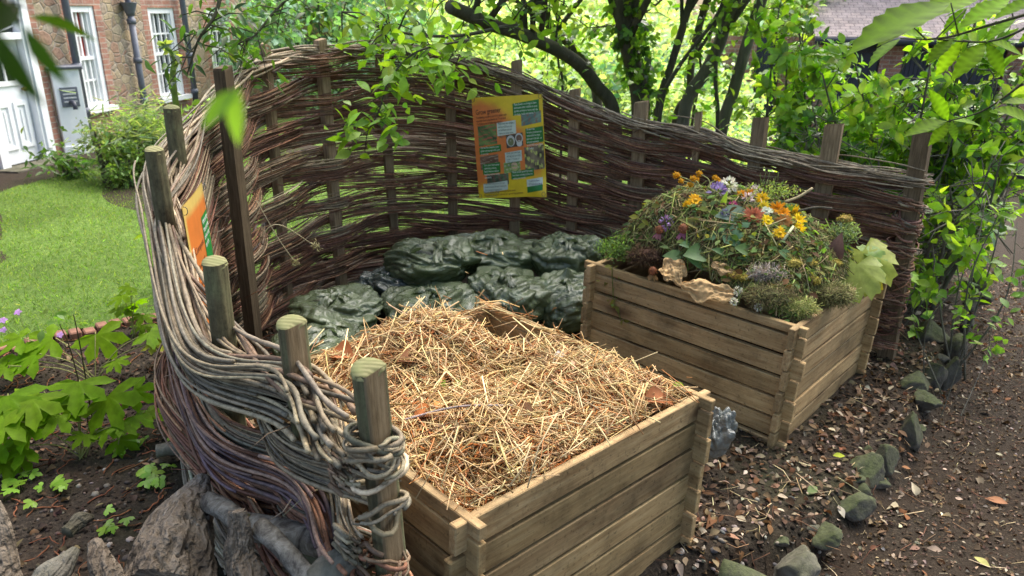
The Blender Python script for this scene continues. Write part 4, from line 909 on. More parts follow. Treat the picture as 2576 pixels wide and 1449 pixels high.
# ================================================================== posters
def text(body, size, T, name, mat, parent, lift, align='LEFT', serif=True, bold=0.):
    cu = bpy.data.curves.new(name, 'FONT'); cu.body = body; cu.size = size; cu.extrude = .0004; cu.offset = bold; cu.align_x = align; cu.space_line = 1.1
    o = bpy.data.objects.new(name, cu); COL.objects.link(o); bpy.context.view_layer.update()
    me = bpy.data.meshes.new_from_object(o.evaluated_get(bpy.context.evaluated_depsgraph_get())); bpy.data.objects.remove(o); bpy.data.curves.remove(cu)
    V = np.empty(len(me.vertices)*3); me.vertices.foreach_get('co', V); V = V.reshape(-1, 3)
    return me, V
def poster(label, TL, TR, BL, bow, items, grad, warp=.0):
    TL, TR, BL = map(np.array, (TL, TR, BL)); ex, ey = TR-TL, TL-BL; Wd, Hd = np.linalg.norm(ex), np.linalg.norm(ey); ex, ey = ex/Wd, ey/Hd; nz_ = np.cross(ex, ey)
    if nz_@(CAM-TL) < 0: nz_ = -nz_
    def S(x, y, l): # x,y in 0..1 from top left
        x = np.asarray(x, float); y = np.asarray(y, float); b = bow*(np.sin(np.pi*x)*.8+.35*np.sin(np.pi*y*1.3+.4))+warp*sst(x, .7, 1)*sst(y, .8, 1)
        return TL+x[..., None]*ex*Wd-y[..., None]*ey*Hd+(b+l)[..., None]*nz_
    t = thing('poster', label, 'poster', BL)
    g = np.linspace(0, 1, 25); X, Y = np.meshgrid(g, g, indexing='ij'); i = np.arange(24)[:, None]*25+np.arange(24)[None]
    Q = np.stack([i, i+25, i+26, i+1], -1).reshape(-1, 4); V1 = S(X, Y, 0*X).reshape(-1, 3); V0 = S(X, Y, 0*X-.003).reshape(-1, 3); mb = MB()
    cg = grad(X.ravel(), Y.ravel()); mb.add(V1, Q, cg); mb.add(V0, Q[:, ::-1], cg*.7); mb.build('sheet', M['print'], t)
    for it in items:
        kind, x0, y0, x1, y1, ex_ = it[:6]; sk = it[6] if len(it) > 6 else 0
        if kind in ('panel', 'photo'):
            m = 24 if kind == 'photo' else 6; g = np.linspace(0, 1, m+1); X, Y = np.meshgrid(g, g, indexing='ij'); XX = x0+(x1-x0)*X; YY = y0+(y1-y0)*Y-sk*(X-.5)
            i = np.arange(m)[:, None]*(m+1)+np.arange(m)[None]; mb = MB(); P = np.stack([X.ravel(), Y.ravel()], 1)
            if kind == 'photo':
                a, b, c = [np.array(q) for q in ex_]; s1 = snoise(P, 7., int(x0*97+y0*31)); s2 = snoise(P, 23., int(x1*57)+3); f = np.clip(.5+.5*s1, 0, 1)[:, None]; C = a*(1-f)+b*f; C = np.where(s2[:, None] > .45, c, C)
            else: C = np.array(ex_)
            mb.add(S(XX, YY, 0*XX+(.0016 if kind == 'panel' else .0010)).reshape(-1, 3), np.stack([i, i+m+1, i+m+2, i+1], -1).reshape(-1, 4), C); mb.build('caption_panel' if kind == 'panel' else 'photo_panel', M['print'], t)
        elif kind == 'blob':
            th = np.linspace(0, 2*np.pi, 20, endpoint=False); mb = MB(); X = np.r_[x0, x0+x1*np.cos(th)]; Y = np.r_[y0, y0+y1*np.sin(th)]
            mb.add(S(X, Y, 0*X+.0022), np.array([[0, 1+q, 1+(q+1) % 20] for q in range(20)]), ex_); mb.build('print_shape', M['print'], t)
        else:
            size, colr, bold = ex_; me, V = text(kind, size, None, 'lettering', None, t, 0, bold=bold)
            nf = [np.array([list(p.vertices)]) for p in me.polygons]; mb = MB(); by = {}
            for f in nf: by.setdefault(f.shape[1], []).append(f[0])
            w = V[:, 0].max()-V[:, 0].min(); sx = (x1-x0)/w if x1 else 1/Wd
            X = x0+(V[:, 0]-V[:, 0].min())*sx; Y = y0-V[:, 1]/Hd-sk*(X-x0); mb.add(S(X, Y, .0024+V[:, 2]), [np.array(v) for v in by.values()], colr); mb.build('lettering', M['print'], t, smooth=False); bpy.data.meshes.remove(me)
    for x, y in ((.02, .02), (.97, .02), (.02, .98), (.96, .97)):
        mb = MB(); p = S(np.array(x), np.array(y), np.array(.004)); th = np.linspace(0, 6.28, 12); tube(mb, p+np.stack([.012*np.cos(th), .002*np.sin(th), .016*np.sin(th)], 1), .0016, 5, (.06, .05, .04)); mb.build('wire_tie', M['black_paint'], t)
    return t
k = NT('printed_paper'); nz = k.noise(14., 5, k.coord()); c = k.mix(k.attr(), k.ramp(nz, [(.3, .8), (.7, 1.1)]), .7, 'MULTIPLY'); M['print'] = k.fin(c, .38, nz, .1, .004, .4)
OR_, YE = np.array([.60, .165, .035]), np.array([.66, .46, .015])
def grad(x, y):
    P = np.stack([x, y], 1); n_ = .12*snoise(P, 5., 3); f = np.clip(sst(1.15*x-1.9*y+.05+n_, .0, .35)+sst(y+n_*.6+.15*x, .80, .95)+sst(x+n_*.4, .90, .99)+sst(.08-y+n_*.3, 0, .05), 0, 1)[:, None]
    return OR_*(1-f)+YE*f
GR, WHP, DK, WT = (.012, .15, .022), (.50, .56, .48), (.10, .035, .015), (.62, .66, .58)
green_ph = ((.02, .05, .02), (.18, .26, .07), (.35, .10, .06)); soil_ph = ((.10, .05, .03), (.20, .11, .07), (.35, .28, .2))
FY = 5.30
items = [('Grow greener', .05, .165, .41, 0, (.05, (.05, .02, .01), .0), .05),
 ("Gardening needn't cost the earth with\ntop tips from the National Trust and\nYorkshire and Clydesdale Banks.", .05, .205, .49, 0, (.02, DK, .0), .05),
 ('photo', .06, .27, .33, .48, green_ph, .02), ('panel', .06, .49, .38, .56, GR, .03), ('panel', .58, .055, .95, .175, GR, .03), ('photo', .69, .165, .97, .285, ((.07, .13, .12), (.16, .25, .19), (.2, .1, .07)), .03),
 ('panel', .34, .245, .61, .38, WHP, .02), ('photo', .46, .375, .70, .51, ((.03, .025, .018), (.07, .06, .04), (.09, .07, .05)), .02), ('blob', .525, .445, .06, .055, (.46, .46, .42)), ('blob', .525, .455, .042, .04, (.13, .15, .07)), ('blob', .645, .42, .055, .05, (.50, .50, .46)), ('blob', .645, .422, .042, .036, (.16, .09, .06)), ('blob', .645, .475, .04, .03, (.50, .50, .47)),
 ('panel', .74, .32, .99, .48, GR, .02), ('photo', .06, .585, .33, .73, soil_ph, .02), ('panel', .09, .67, .35, .78, GR, .02), ('panel', .43, .555, .67, .665, WHP, .02), ('photo', .40, .66, .64, .775, ((.08, .16, .03), (.25, .36, .10), (.42, .40, .30)), .02), ('blob', .555, .705, .045, .035, (.50, .34, .22)), ('blob', .555, .73, .05, .03, (.30, .34, .12)),
 ('photo', .71, .51, .99, .76, ((.02, .02, .015), (.24, .19, .12), (.42, .46, .12)), .02), ('panel', .50, .755, .83, .835, GR, .03), ('photo', .14, .79, .46, .91, ((.015, .025, .015), (.10, .16, .09), (.16, .07, .06)), .02), ('panel', .08, .875, .44, .972, WHP, .03), ('panel', .72, .85, .95, .925, WHP, .02), ('panel', .72, .922, .95, .985, GR, .03),
 ('Make your own compost\nand save £30 per year\non fertilisers and soil\nimprovers while saving\n30kg of CO2', .36, .275, .59, 0, (.02, (.08, .12, .09), 0), .03),
 ('Plant flowers to brings in bees\nbirds and other wildlife to your\ngarden to help to have your say\non slugs, snails and more. *', .60, .09, .93, 0, (.02, WT, 0), .03), ('Use peat free compost in your\ngarden and save up to 60 a year\non your bills', .08, .515, .36, 0, (.02, WT, 0), .03),
 ('Go peat free\nAmateur gardeners are\nresponsible for most\npeat use in the UK - an\namount equivalent\nto 327,000 return flights\nto Sydney', .755, .345, .975, 0, (.02, WT, 0), .03), ('Turn your food waste\ncollecting, making\nliquid feed to reduce\nfeeding without using\nchemicals', .11, .70, .335, 0, (.02, WT, 0), .03), ('Grow your own fruit\nand veg and save £50\na year. 1 Tonnes of\nCO2 and enjoy the\nfresh taste', .45, .58, .65, 0, (.02, (.08, .14, .1), 0), .03),
 ('Plants to build up and fight pests\nfrom bees, including beetles and\nwashing into the soil', .52, .785, .81, 0, (.02, WT, 0), .04), ('Use a water butt and save 30 a year\nof mains and give life back to the earth\nfrom the time of growing fruit\nand this could save 5,000\nlitres of water a year', .10, .90, .42, 0, (.02, (.12, .15, .12), 0), .03),
 ('Yorkshire Bank\n& Clydesdale Bank', .745, .885, .94, 0, (.02, (.06, .04, .10), 0), .02), ('Go to www.UKgreenergardens.com\nfor more tips and advice on growing greener', .08, .993, .0, 0, (.0285, DK, .0), .03)]
items[-1] = ('Go to www.UKgreenergardens.com\nfor more tips and advice on growing greener', .08, .988, .66, 0, (.02, (.16, .07, .01), 0), .03)
items = [tuple([i[0], i[1], (i[2]*.95+.01) if i[0] != 'blob' else i[2]*.95+.01, i[3], i[4]*.95+.01 if i[4] and i[0] != 'blob' else i[4], *i[5:]]) for i in items]
poster('yellow and orange poster headed Grow greener, tied to the back of the wattle fence', atY(1186, 246, FY+.03), atY(1364, 236, FY-.03), atY(1205, 499, FY), .015, items, grad, .05)
def grad2(x, y): f = np.clip(sst(.07-x, 0, .03)+sst(.07-y, 0, .03)+sst(y, .97, .985), 0, 1)[:, None]; return np.array([.62, .18, .035])*(1-f)+np.array([.62, .44, .12])*f
it2 = [('panel', .62, .14, .97, .40, (.015, .22, .04), 0), ('photo', .58, .44, .97, .80, ((.03, .07, .03), (.09, .16, .06), (.35, .28, .2)), 0), ('photo', .16, .66, .54, .95, ((.12, .17, .19), (.25, .30, .28), (.4, .34, .25)), 0), ('panel', .58, .80, .97, .84, (.12, .34, .04), 0),
 ('Home composting\nis easy. Layer green\nand brown waste,\nturn it often', .64, .18, .95, 0, (.03, WT, 0), 0), ('Compost', .17, .26, .55, 0, (.04, (.2, .06, .02), 0), 0), ('Fill one bin while\nthe other one rots\ndown slowly into\ncrumbly soil for\nthe garden beds', .17, .34, .55, 0, (.03, (.25, .08, .02), 0), 0)]
A, B = atY(457, 522, 2.70), atY(507, 459, 3.25); Bt = np.array([B[0], B[1], A[2]-.0]); dz = np.array([.02, -.01, -.82])
poster('orange poster with green panel seen edge on, leaning inside the left side of the fence', A, B, A+dz, .006, it2, grad2)
# ================================================================== house on the left
hn3 = np.array([*HN, 0]); he3 = np.array([*HE, 0]); hb3 = np.array([*HB, 0])
def onwall(u, v, off=0.):
    d = ray(u, v); t = ((hb3+hn3*off-CAM)@hn3)/(d@hn3); p = CAM+d*t-hb3; return float(p@he3), float(p[2])
def hp(s, z, o=0.): return hb3+he3*s+np.array([0, 0, z])+hn3*o
house = thing('brick_house', 'old brick and rubble stone house with white sash windows behind the lawn', 'house', hb3)
def rect(pts): s, z = zip(*[onwall(*p) for p in pts]); return [(s[0]+s[3])/2, (s[1]+s[2])/2, (z[2]+z[3])/2, (z[0]+z[1])/2]
WIN = [rect(((167, 13), (233, 15), (280, 263), (223, 272))), rect(((368, 17), (437, 22), (467, 240), (405, 243)))]
s3 = onwall(520, 40)[0]; w_ = WIN[1][1]-WIN[1][0]; WIN.append([s3, s3+w_*1.05, WIN[1][2], WIN[1][3]]); s4 = s3+3.1; WIN.append([s4, s4+w_*1.05, WIN[1][2], WIN[1][3]])
dl, dz0 = onwall(20, 407); dr, _ = onwall(110, 399); dfr, _ = onwall(133, 377); dt = onwall(45, 98)[1]
DW = (dl-.16, dfr+.02, 0, dt+.75)
OPEN = [tuple(w) for w in WIN]+[DW]
S0, S1, ZT = -6., 16., 5.2
def wall_cells():
    ss = {S0, S1}; zs = {-.1, ZT, 2.15}
    for a, b, c, d in OPEN: ss |= {a, b, a-.15, b+.15}; zs |= {c, d}
    return sorted(ss), sorted(zs)
ss, zs = wall_cells(); mb = MB(); mbb = MB()
def uvq(mbx, a, b, c, d, o=0., m=0): mbx.add([hp(a, c, o), hp(b, c, o), hp(b, d, o), hp(a, d, o)], np.array([[0, 1, 2, 3]]), m=m)
for a, b in zip(ss[:-1], ss[1:]):
    for c, d in zip(zs[:-1], zs[1:]):
        m_, z_ = (a+b)/2, (c+d)/2
        if any(o[0] < m_ < o[1] and o[2] < z_ < o[3] for o in OPEN): continue
        br = z_ > 2.15 or any(o[0]-.15 < m_ < o[1]+.15 for o in OPEN); uvq(mb, a, b, c, d, m=1 if br else 0)
for a, b, c, d in OPEN:         # reveals
    for p, q in (((a, c), (a, d)), ((b, c), (b, d)), ((a, d), (b, d)), ((a, c), (b, c))):
        mb.add([hp(*p), hp(*q), hp(*q, -.16), hp(*p, -.16)], np.array([[0, 1, 2, 3]]), m=1)
mb.add([hp(S1, -.1), hp(S1, -.1, -6), hp(S1, ZT, -6), hp(S1, ZT)], np.array([[0, 1, 2, 3]]), m=1)
mb.add([hp(S0, -.1, -.3), hp(S1, -.1, -.3), hp(S1, ZT, -.3), hp(S0, ZT, -.3)], np.array([[0, 1, 2, 3]]), m=1)
def wall_uv(o):
    me = o.data; uv = me.uv_layers.new(name='UVMap'); Vv = np.array([v.co[:] for v in me.vertices])
    li = np.empty(len(me.loops), np.int32); me.loops.foreach_get('vertex_index', li); P = Vv[li]; a = P@he3+P@hn3; uv.data.foreach_set('uv', np.stack([a, P[:, 2]], 1).astype(np.float32).ravel())
wo = mb.build('wall', [M['rubble'], M['brick']], house, smooth=False); wall_uv(wo)
def hbox(mb, a, b, c, d, o0, o1, col=(.5, .5, .5)):
    P = [hp(s, z, o) for z in (c, d) for s, o in ((a, o0), (b, o0), (b, o1), (a, o1))]; mb.add(np.array(P)[[0, 1, 2, 3, 4, 5, 6, 7]], BOXF, col)
mb = MB(); mb.add([hp(S0, ZT, .3), hp(S1+.3, ZT, .3), hp(S1+.3, ZT+2.6, -3), hp(S0, ZT+2.6, -3), hp(S1+.3, ZT, -6.3), hp(S0, ZT, -6.3)], np.array([[0, 1, 2, 3], [3, 2, 4, 5]])); wall_uv(mb.build('roof', M['tile'], house, smooth=False))
for wi, (a, b, c, d) in enumerate(WIN):
    cols_ = (3, 4, 4, 4)[wi]; mb = MB(); fw_ = .085
    hbox(mb, a, a+fw_, c, d, -.10, -.02); hbox(mb, b-fw_, b, c, d, -.10, -.02); hbox(mb, a+fw_, b-fw_, d-fw_, d, -.10, -.023); hbox(mb, a+fw_, b-fw_, c, c+.06, -.10, -.023)
    wo = mb.build('window', M['white_paint'], house, smooth=False)
    mb = MB(); ia, ib, ic, id_ = a+fw_, b-fw_, c+.06, d-fw_; mz = (ic+id_)/2
    hbox(mb, ia, ib, mz-.025, mz+.025, -.11, -.045)
    for q in range(1, cols_): x = ia+(ib-ia)*q/cols_; hbox(mb, x-.013, x+.013, ic, id_, -.098, -.06)
    for q in (.25, .75): z = ic+(id_-ic)*q; hbox(mb, ia, ib, z-.013, z+.013, -.096, -.062)
    for x in (ia, ib-.04): hbox(mb, x, x+.04, ic, id_, -.094, -.05)
    mb.build('sash_bars', M['white_paint'], wo, smooth=False)
    mb = MB(); mb.add([hp(ia, ic, -.1), hp(ib, ic, -.1), hp(ib, id_, -.1), hp(ia, id_, -.1)], np.array([[0, 1, 2, 3]])); mb.build('pane', M['glass'], wo)
    mb = MB(); hbox(mb, a-.06, b+.06, c-.07, c, -.12, .09); mb.build('sill', M['white_paint'], wo, smooth=False)
    if wi == 0:
        for nm, x0, x1, z0, z1, mt in (('red_curtain', ia+.1*(ib-ia), ia+.6*(ib-ia), mz, id_, 'curtain_red'), ('net_curtain', ia+.62*(ib-ia), ib, ic, id_, 'curtain_white'), ('net_curtain', ia, ia+.6*(ib-ia), ic, mz, 'curtain_white')):
            xs = np.linspace(x0, x1, 40); o_ = -.088+.006*np.sin(xs*70); mb = MB(); V = [hp(x, z, o) for x, o in zip(xs, o_) for z in (z0, z1)]; mb.add(V, np.array([[2*q, 2*q+2, 2*q+3, 2*q+1] for q in range(39)])); mb.build(nm, M[mt], wo)
mb = MB(); hbox(mb, dl-.14, dl-.01, 0, dt+.7, -.1, .05); hbox(mb, dr+.01, dfr, 0, dt+.7, -.1, .05); hbox(mb, dr+.05, dfr-.05, .15, dt+.5, .05, .075); hbox(mb, dl-.01, dr+.01, dt+.62, dt+.7, -.1, .048); hbox(mb, dl-.01, dr+.01, dt, dt+.08, -.1, .048); mb.build('door_frame', M['white_paint'], house, smooth=False)
mb = MB(); mb.add([hp(dl, dt+.08, -.06), hp(dr, dt+.08, -.06), hp(dr, dt+.62, -.06), hp(dl, dt+.62, -.06)], np.array([[0, 1, 2, 3]])); fl = mb.build('fanlight', M['glass'], house)
mb = MB(); cx = (dl+dr)/2
for a in np.linspace(.25, math.pi-.25, 6): tube(mb, [hp(cx, dt+.09, -.05), hp(cx+.55*math.cos(a), dt+.09+.5*math.sin(a), -.05)], .014, 5)
mb.build('glazing_bars', M['white_paint'], fl)
mb = MB(); hbox(mb, dl, dr, .02, dt, -.085, -.05); W3 = dr-dl
for a, b in ((.08, .46), (.54, .92)):
    x0, x1 = dl+W3*a, dl+W3*b
    for p, q, z0, z1 in ((x0, x1, .20, .25), (x0, x1, .73, .78), (x0, x0+.05, .25, .73), (x1-.05, x1, .25, .73)): hbox(mb, p, q, z0, z1, -.05, -.03)
    hbox(mb, x0+.10, x1-.10, .30, .68, -.05, -.037)
for p, q, z0, z1 in ((dl+.1, dr-.1, .98, 1.04), (dl+.1, dr-.1, dt-.16, dt-.1), (dl+.1, dl+.14, 1.04, dt-.16), (dr-.14, dr-.1, 1.04, dt-.16), (cx-.015, cx+.015, 1.04, dt-.16), (cx-.2, cx-.175, 1.04, dt-.16), (cx+.175, cx+.2, 1.04, dt-.16), (dl+.14, dr-.14, 1.42, 1.45)): hbox(mb, p, q, z0, z1, -.05, -.028)
door = mb.build('door', M['white_paint'], house, smooth=False)
mb = MB(); mb.add([hp(dl+.12, 1.0, -.046), hp(dr-.12, 1.0, -.046), hp(dr-.12, dt-.12, -.046), hp(dl+.12, dt-.12, -.046)], np.array([[0, 1, 2, 3]])); mb.build('pane', M['glass'], door)
mb = MB(); mb.add(ICO2[0]*.032+hp(dr-.06, .93, -.0), ICO2[1]); tube(mb, [hp(dr-.06, .93, -.05), hp(dr-.06, .93, -.0)], .014, 8); mb.build('handle', M['brass'], door)
mb = MB(); hbox(mb, dl-.25, dfr+.1, -.05, .02, 0, .35); mb.build('doorstep', M['rock_bare'], house, smooth=False)
for q, (u0, v0, u1, v1) in enumerate(((155, 0, 222, 279), (328, 36, 362, 249), (455, 0, 493, 233))):
    (sa, za), (sb, zb) = onwall(u0, v0, .1), onwall(u1, v1, .1); s = (sa+sb)/2; mb = MB(); top = 4.9 if q != 1 else za
    tube(mb, [hp(s, .0, .1), hp(s, top, .1)], .048, 12)
    for z in (.55, 1.15, za-.1 if q == 1 else 2.2): tube(mb, [hp(s, z-.04, .1), hp(s, z+.04, .1)], .064, 12)
    pp = mb.build('drainpipe', M['lead_grey'], house)
    if q == 1:
        mb = MB(); tube(mb, [hp(s, top-.02, .1), hp(s, top+.03, .1), hp(s, top+.16, .1), hp(s, top+.17, .1)], [.055, .07, .115, .12], 14); tube(mb, catmull([hp(s, top+.12, .1), hp(s-.05, top+.30, .1), hp(s-.12, top+.36, .0)], 5), .04, 8); mb.build('hopper_head', M['lead_grey'], pp)
# old pump case in front of the wall
pb = onz(193, 383); pump = thing('pump_case', 'white painted wooden pump case with grey cap and dark plate beside the house door', 'water pump', pb)
ha = math.atan2(HE[1], HE[0])-.62; Rp = np.array(Matrix.Rotation(ha, 3, 'Z'))
def pbox(mb, lo, hi, bev=.004): box(mb, lo, hi, T=(Rp, pb), bev=bev)
mb = MB(); pbox(mb, (-.17, -.17, 0), (.17, .17, 1.13)); pbox(mb, (-.19, -.19, 0), (.19, .19, .12)); mb.build('case', M['white_paint'], pump, smooth=False)
mb = MB(); pbox(mb, (-.215, -.215, 1.132), (.215, .215, 1.175), .012); mb.build('cap', M['lead_grey'], pump, smooth=False)
mb = MB(); pbox(mb, (-.11, -.185, .64), (.11, -.172, .90)); pl_ = mb.build('dark_plate', M['lead_grey'], pump, smooth=False)
mb = MB()
for z in (.70, .75, .80, .85): pbox(mb, (-.08, -.190, z), (.08, -.186, z+.02), .001)
mb.build('raised_pattern', M['stone_bit'], pl_, smooth=False)
mb = MB(); q = np.array([[0, -.18, .70], [0, -.27, .71], [0, -.33, .68], [0, -.34, .62]])@Rp.T+pb; tube(mb, catmull(q, 5), .028, 10); mb.build('spout', M['black_paint'], pump)
# ================================================================== outbuilding on the right
bY = 14.5; e0 = atY(1790, 93, bY+.6); e1 = atY(2660, 100, bY-.6); bx = unit(e1-e0); bx[2] = 0; bx = unit(bx); by = np.array([-bx[1], bx[0], 0]); barn = thing('outbuilding', 'brick outbuilding with tiled lean-to roof and dark doors beyond the shrubs', 'outbuilding', (e0[0], e0[1], -1.)); Lb = np.linalg.norm((e1-e0)[:2])
def bp(a, z, o=0.): return np.array([e0[0], e0[1], 0])+bx*a+by*o+np.array([0, 0, z])
ze = (e0[2]+e1[2])/2
def bq(mb, a, b, c, d, o=0.): mb.add([bp(a, c, o), bp(b, c, o), bp(b, d, o), bp(a, d, o)], np.array([[0, 1, 2, 3]]))
def bbox(mb, a, b, c, d, o0, o1): mb.add([bp(s, z, o) for z in (c, d) for s, o in ((a, o0), (b, o0), (b, o1), (a, o1))], BOXF)
def au(u): d = ray(u, 200); t = ((np.array([e0[0], e0[1], 0])-CAM)@by)/(d@by); return float((CAM+d*t-np.array([e0[0], e0[1], 0]))@bx)
DO = [(au(1895), au(1955)), (au(2085), au(2205)), (au(2262), au(2330)), (au(2400), au(2520))]
def buv(o):
    me = o.data; uv = me.uv_layers.new(name='UVMap'); Vv = np.array([v.co[:] for v in me.vertices]); li = np.empty(len(me.loops), np.int32); me.loops.foreach_get('vertex_index', li); P = Vv[li]; uv.data.foreach_set('uv', np.stack([P@bx, P[:, 2]+.6*(P@by)], 1).astype(np.float32).ravel())
mb = MB(); prev = 0
for a, b in DO: bq(mb, prev, a, -1.2, ze); prev = b
bq(mb, prev, Lb+3, -1.2, ze); a0 = au(2030); bq(mb, a0-.2, Lb+4, ze+.3, ze+3.2, 1.9)
bq(mb, 0, Lb, -1.2, ze, .35); mb.add([bp(0, -1.2), bp(0, -1.2, 3), bp(0, ze, 3), bp(0, ze)], np.array([[0, 1, 2, 3]])); buv(mb.build('brick_wall', M['brick'], barn, smooth=False))
mb = MB(); mb.add([bp(a0, ze-.02, -.25), bp(Lb+3, ze-.02, -.25), bp(Lb+3, ze+.95, 1.89), bp(a0, ze+.95, 1.89), bp(a0, ze+.03, -.25), bp(Lb+3, ze+.03, -.25), bp(Lb+3, ze+1.0, 1.89), bp(a0, ze+1.0, 1.89)], BOXF); buv(mb.build('tiled_roof', M['tile'], barn, smooth=False))
mb = MB(); tube(mb, [bp(a0, ze-.05, -.32), bp(Lb+3, ze-.05, -.32)], .07, 10); mb.build('gutter', M['black_paint'], barn)
for a, b in DO:
    mb = MB()
    nb = 6
    for q in range(nb): x0, x1 = a+(b-a)*q/nb, a+(b-a)*(q+1)/nb; bbox(mb, x0+.004, x1-.004, -1., ze-.25, .06, .09+.004*(q % 2))
    bbox(mb, a, b, ze-.24, ze-.02, .05, .12); mb.build('plank_door', M['black_paint'], barn, smooth=False)
# ================================================================== trees
def leaves_at(mb, P, n_per, spread, size, cols, tpl=L_SIMPLE, flat=.5, s=.25, down=.2):
    n = len(P)*n_per; q = np.repeat(P, n_per, 0)+rng.normal(0, 1, (n, 3))*np.array([spread, spread, spread*.8])
    d = rdir(n, .5); d[:, 2] -= down; nr = rdir(n)*(1-flat)+np.array([0, 0, flat]); inst(mb, tpl, q, frames(d, nr), rng.uniform(size*.65, size*1.25, n), pick(cols, n, s, .07))
LG = [(.16, .30, .035), (.22, .37, .045), (.12, .24, .03), (.27, .40, .06)]
DGc = [(.05, .12, .02), (.08, .17, .03), (.035, .08, .018)]
def tree(name, lab, path, r0, r1, twigs, crownC, crownR, ncl, cols, lsize, grp, bark='bark', tube_n=8, ivy=0):
    """path: photo polyline (u, v, Y); goes on above the frame into limbs and a crown"""
    P = [atY(u, v, Y) for u, v, Y in path]; g0 = P[0].copy(); g0[2] = float(gz(g0[0], g0[1]))-.1; g0[:2] += (P[0]-P[1])[:2]*.25
    t = thing(name, lab, 'tree', (g0[0], g0[1], g0[2]+.1), grp); mb = MB(); C_ = catmull([g0]+P, 6); rr = np.linspace(r0, r1, len(C_)); rr[:4] *= np.linspace(1.35, 1.05, 4)
    rr[-6:] *= 1.; tube(mb, C_, rr, 12, flute=lambda s, a: 1+.06*np.sin(3*a+9*s)+.04*np.sin(5*a-14*s)); ends = [C_[-1]]
    cc = np.array(crownC, float); tips = []
    for q in range(twigs):
        b0 = C_[int(len(C_)*rng.uniform(.62, .99))]; e = cc+rdir(1)[0]*np.array(crownR)*rng.uniform(.6, 1.); m1 = b0+(e-b0)*.5+rng.normal(0, .12, 3); Lm = catmull([b0, m1, e], 6); tube(mb, Lm, np.linspace(r1*.55, .006, len(Lm)), 6); tips += list(Lm[5:])
        for w in range(4): b2 = Lm[rng.integers(5, len(Lm))]; e2 = b2+rdir(1)[0]*.5*np.array([1, 1, .6]); tube(mb, [b2, (b2+e2)/2+rng.normal(0, .03, 3), e2], [.008, .006, .003], 5); tips += [e2, (b2+e2)/2]
    mb.build('trunk', M[bark], t); tips = np.array(tips)
    k_ = np.concatenate([tips[rng.integers(0, len(tips), ncl//2)], cc+rdir(ncl-ncl//2)*np.array(crownR)*(rng.random((ncl-ncl//2, 1))**.4)]); mb = MB(); leaves_at(mb, k_, 7, .13, lsize, cols); mb.build('crown', M['leaf'], t)
    if ivy:
        mb = MB(); sel = C_[len(C_)//4:]; q = np.repeat(sel, ivy, 0)+rng.normal(0, .5, (len(sel)*ivy, 3))*r0*1.6+np.array([r0*.55, -.03, 0]); n = len(q); d = rdir(n); d[:, 2] -= .6; inst(mb, L_PALM3, q, frames(d, rdir(n)+np.array([.4, -1, .3])), rng.uniform(.04, .085, n), pick(DGc+LG[:2], n)); mb.build('ivy', M['leaf_glossy'], t)
    return t
tree('leaning_tree', 'leaning bare trunk bent sharply to the upper left behind the fence', [(1545, 300, 7.2), (1500, 215, 7.1), (1442, 150, 6.9), (1340, 98, 6.6), (1225, 58, 6.2), (1130, 15, 5.9)], .066, .05, 6, (.4, 6.0, 3.7), (1.4, 1.2, .9), 260, LG, .11, 'trees behind the fence')
tree('forked_tree', 'dark forked trunk rising behind the sharply leaning one', [(1500, 230, 8.3), (1440, 120, 8.2), (1380, 60, 8.1), (1335, -40, 8.0)], .055, .045, 6, (.4, 7.6, 4.2), (1.6, 1.4, 1.), 240, LG, .11, 'trees behind the fence', ivy=3)
tree('ivy_tree', 'thickest trunk with ivy down its right side behind the fence', [(1612, 275, 7.4), (1595, 170, 7.4), (1575, 90, 7.35), (1562, -30, 7.3)], .098, .08, 7, (1.0, 6.8, 4.2), (1.7, 1.6, 1.1), 300, LG, .11, 'trees behind the fence', ivy=16)
tree('slim_tree', 'slim dark stem with fine twigs just right of the ivy covered trunk', [(1655, 285, 7.2), (1690, 160, 7.2), (1720, 60, 7.2), (1745, -30, 7.2)], .036, .034, 5, (2.0, 6.6, 4.0), (1.2, 1.2, .9), 240, LG, .10, 'trees behind the fence')
tree('slim_tree', 'slender stem kinked in the middle between ivy trunk and curving stem', [(1700, 300, 7.6), (1735, 240, 7.6), (1738, 170, 7.55), (1760, 60, 7.5), (1790, -30, 7.5)], .04, .034, 5, (2.3, 7.2, 4.0), (1.2, 1.2, .9), 240, LG, .10, 'trees behind the fence')
tree('curving_tree', 'smooth grey trunk curving to the upper right above the middle of the fence', [(1715, 330, 7.0), (1735, 240, 7.0), (1772, 185, 6.95), (1810, 110, 6.9), (1830, 30, 6.85), (1850, -40, 6.8)], .062, .05, 6, (2.4, 6.2, 4.0), (1.4, 1.4, 1.), 220, LG, .11, 'trees behind the fence', 'bark_pale')
tree('straight_tree', 'straight slanting trunk nearest the right hand shrub', [(1812, 345, 6.8), (1845, 230, 6.8), (1880, 110, 6.75), (1915, 0, 6.7), (1935, -60, 6.7)], .056, .045, 6, (2.9, 6.0, 4.0), (1.3, 1.4, 1.), 210, LG, .11, 'trees behind the fence', 'bark_pale')
def sapling(lab, path, r):
    P = [atY(u, v, Y) for u, v, Y in path]; g0 = P[0].copy(); g0[2] = float(gz(g0[0], g0[1])); t = thing('sapling', lab, 'sapling', g0, 'thin saplings among the trees'); mb = MB(); C_ = catmull([g0]+P, 6); tube(mb, C_, np.linspace(r, r*.6, len(C_)), 6); mb.build('stem', M['bark'], t)
    mb = MB(); leaves_at(mb, C_[6:], 5, .12, .085, LG); mb.build('foliage', M['leaf'], t)
sapling('thin sapling crossing in front of the curving trunk', [(1660, 290, 6.6), (1700, 180, 6.6), (1790, 60, 6.6), (1830, -20, 6.6)], .022)
sapling('thin upright sapling left of the straight slanting trunk', [(1805, 330, 6.6), (1800, 200, 6.6), (1810, 80, 6.6), (1850, -20, 6.6)], .022)
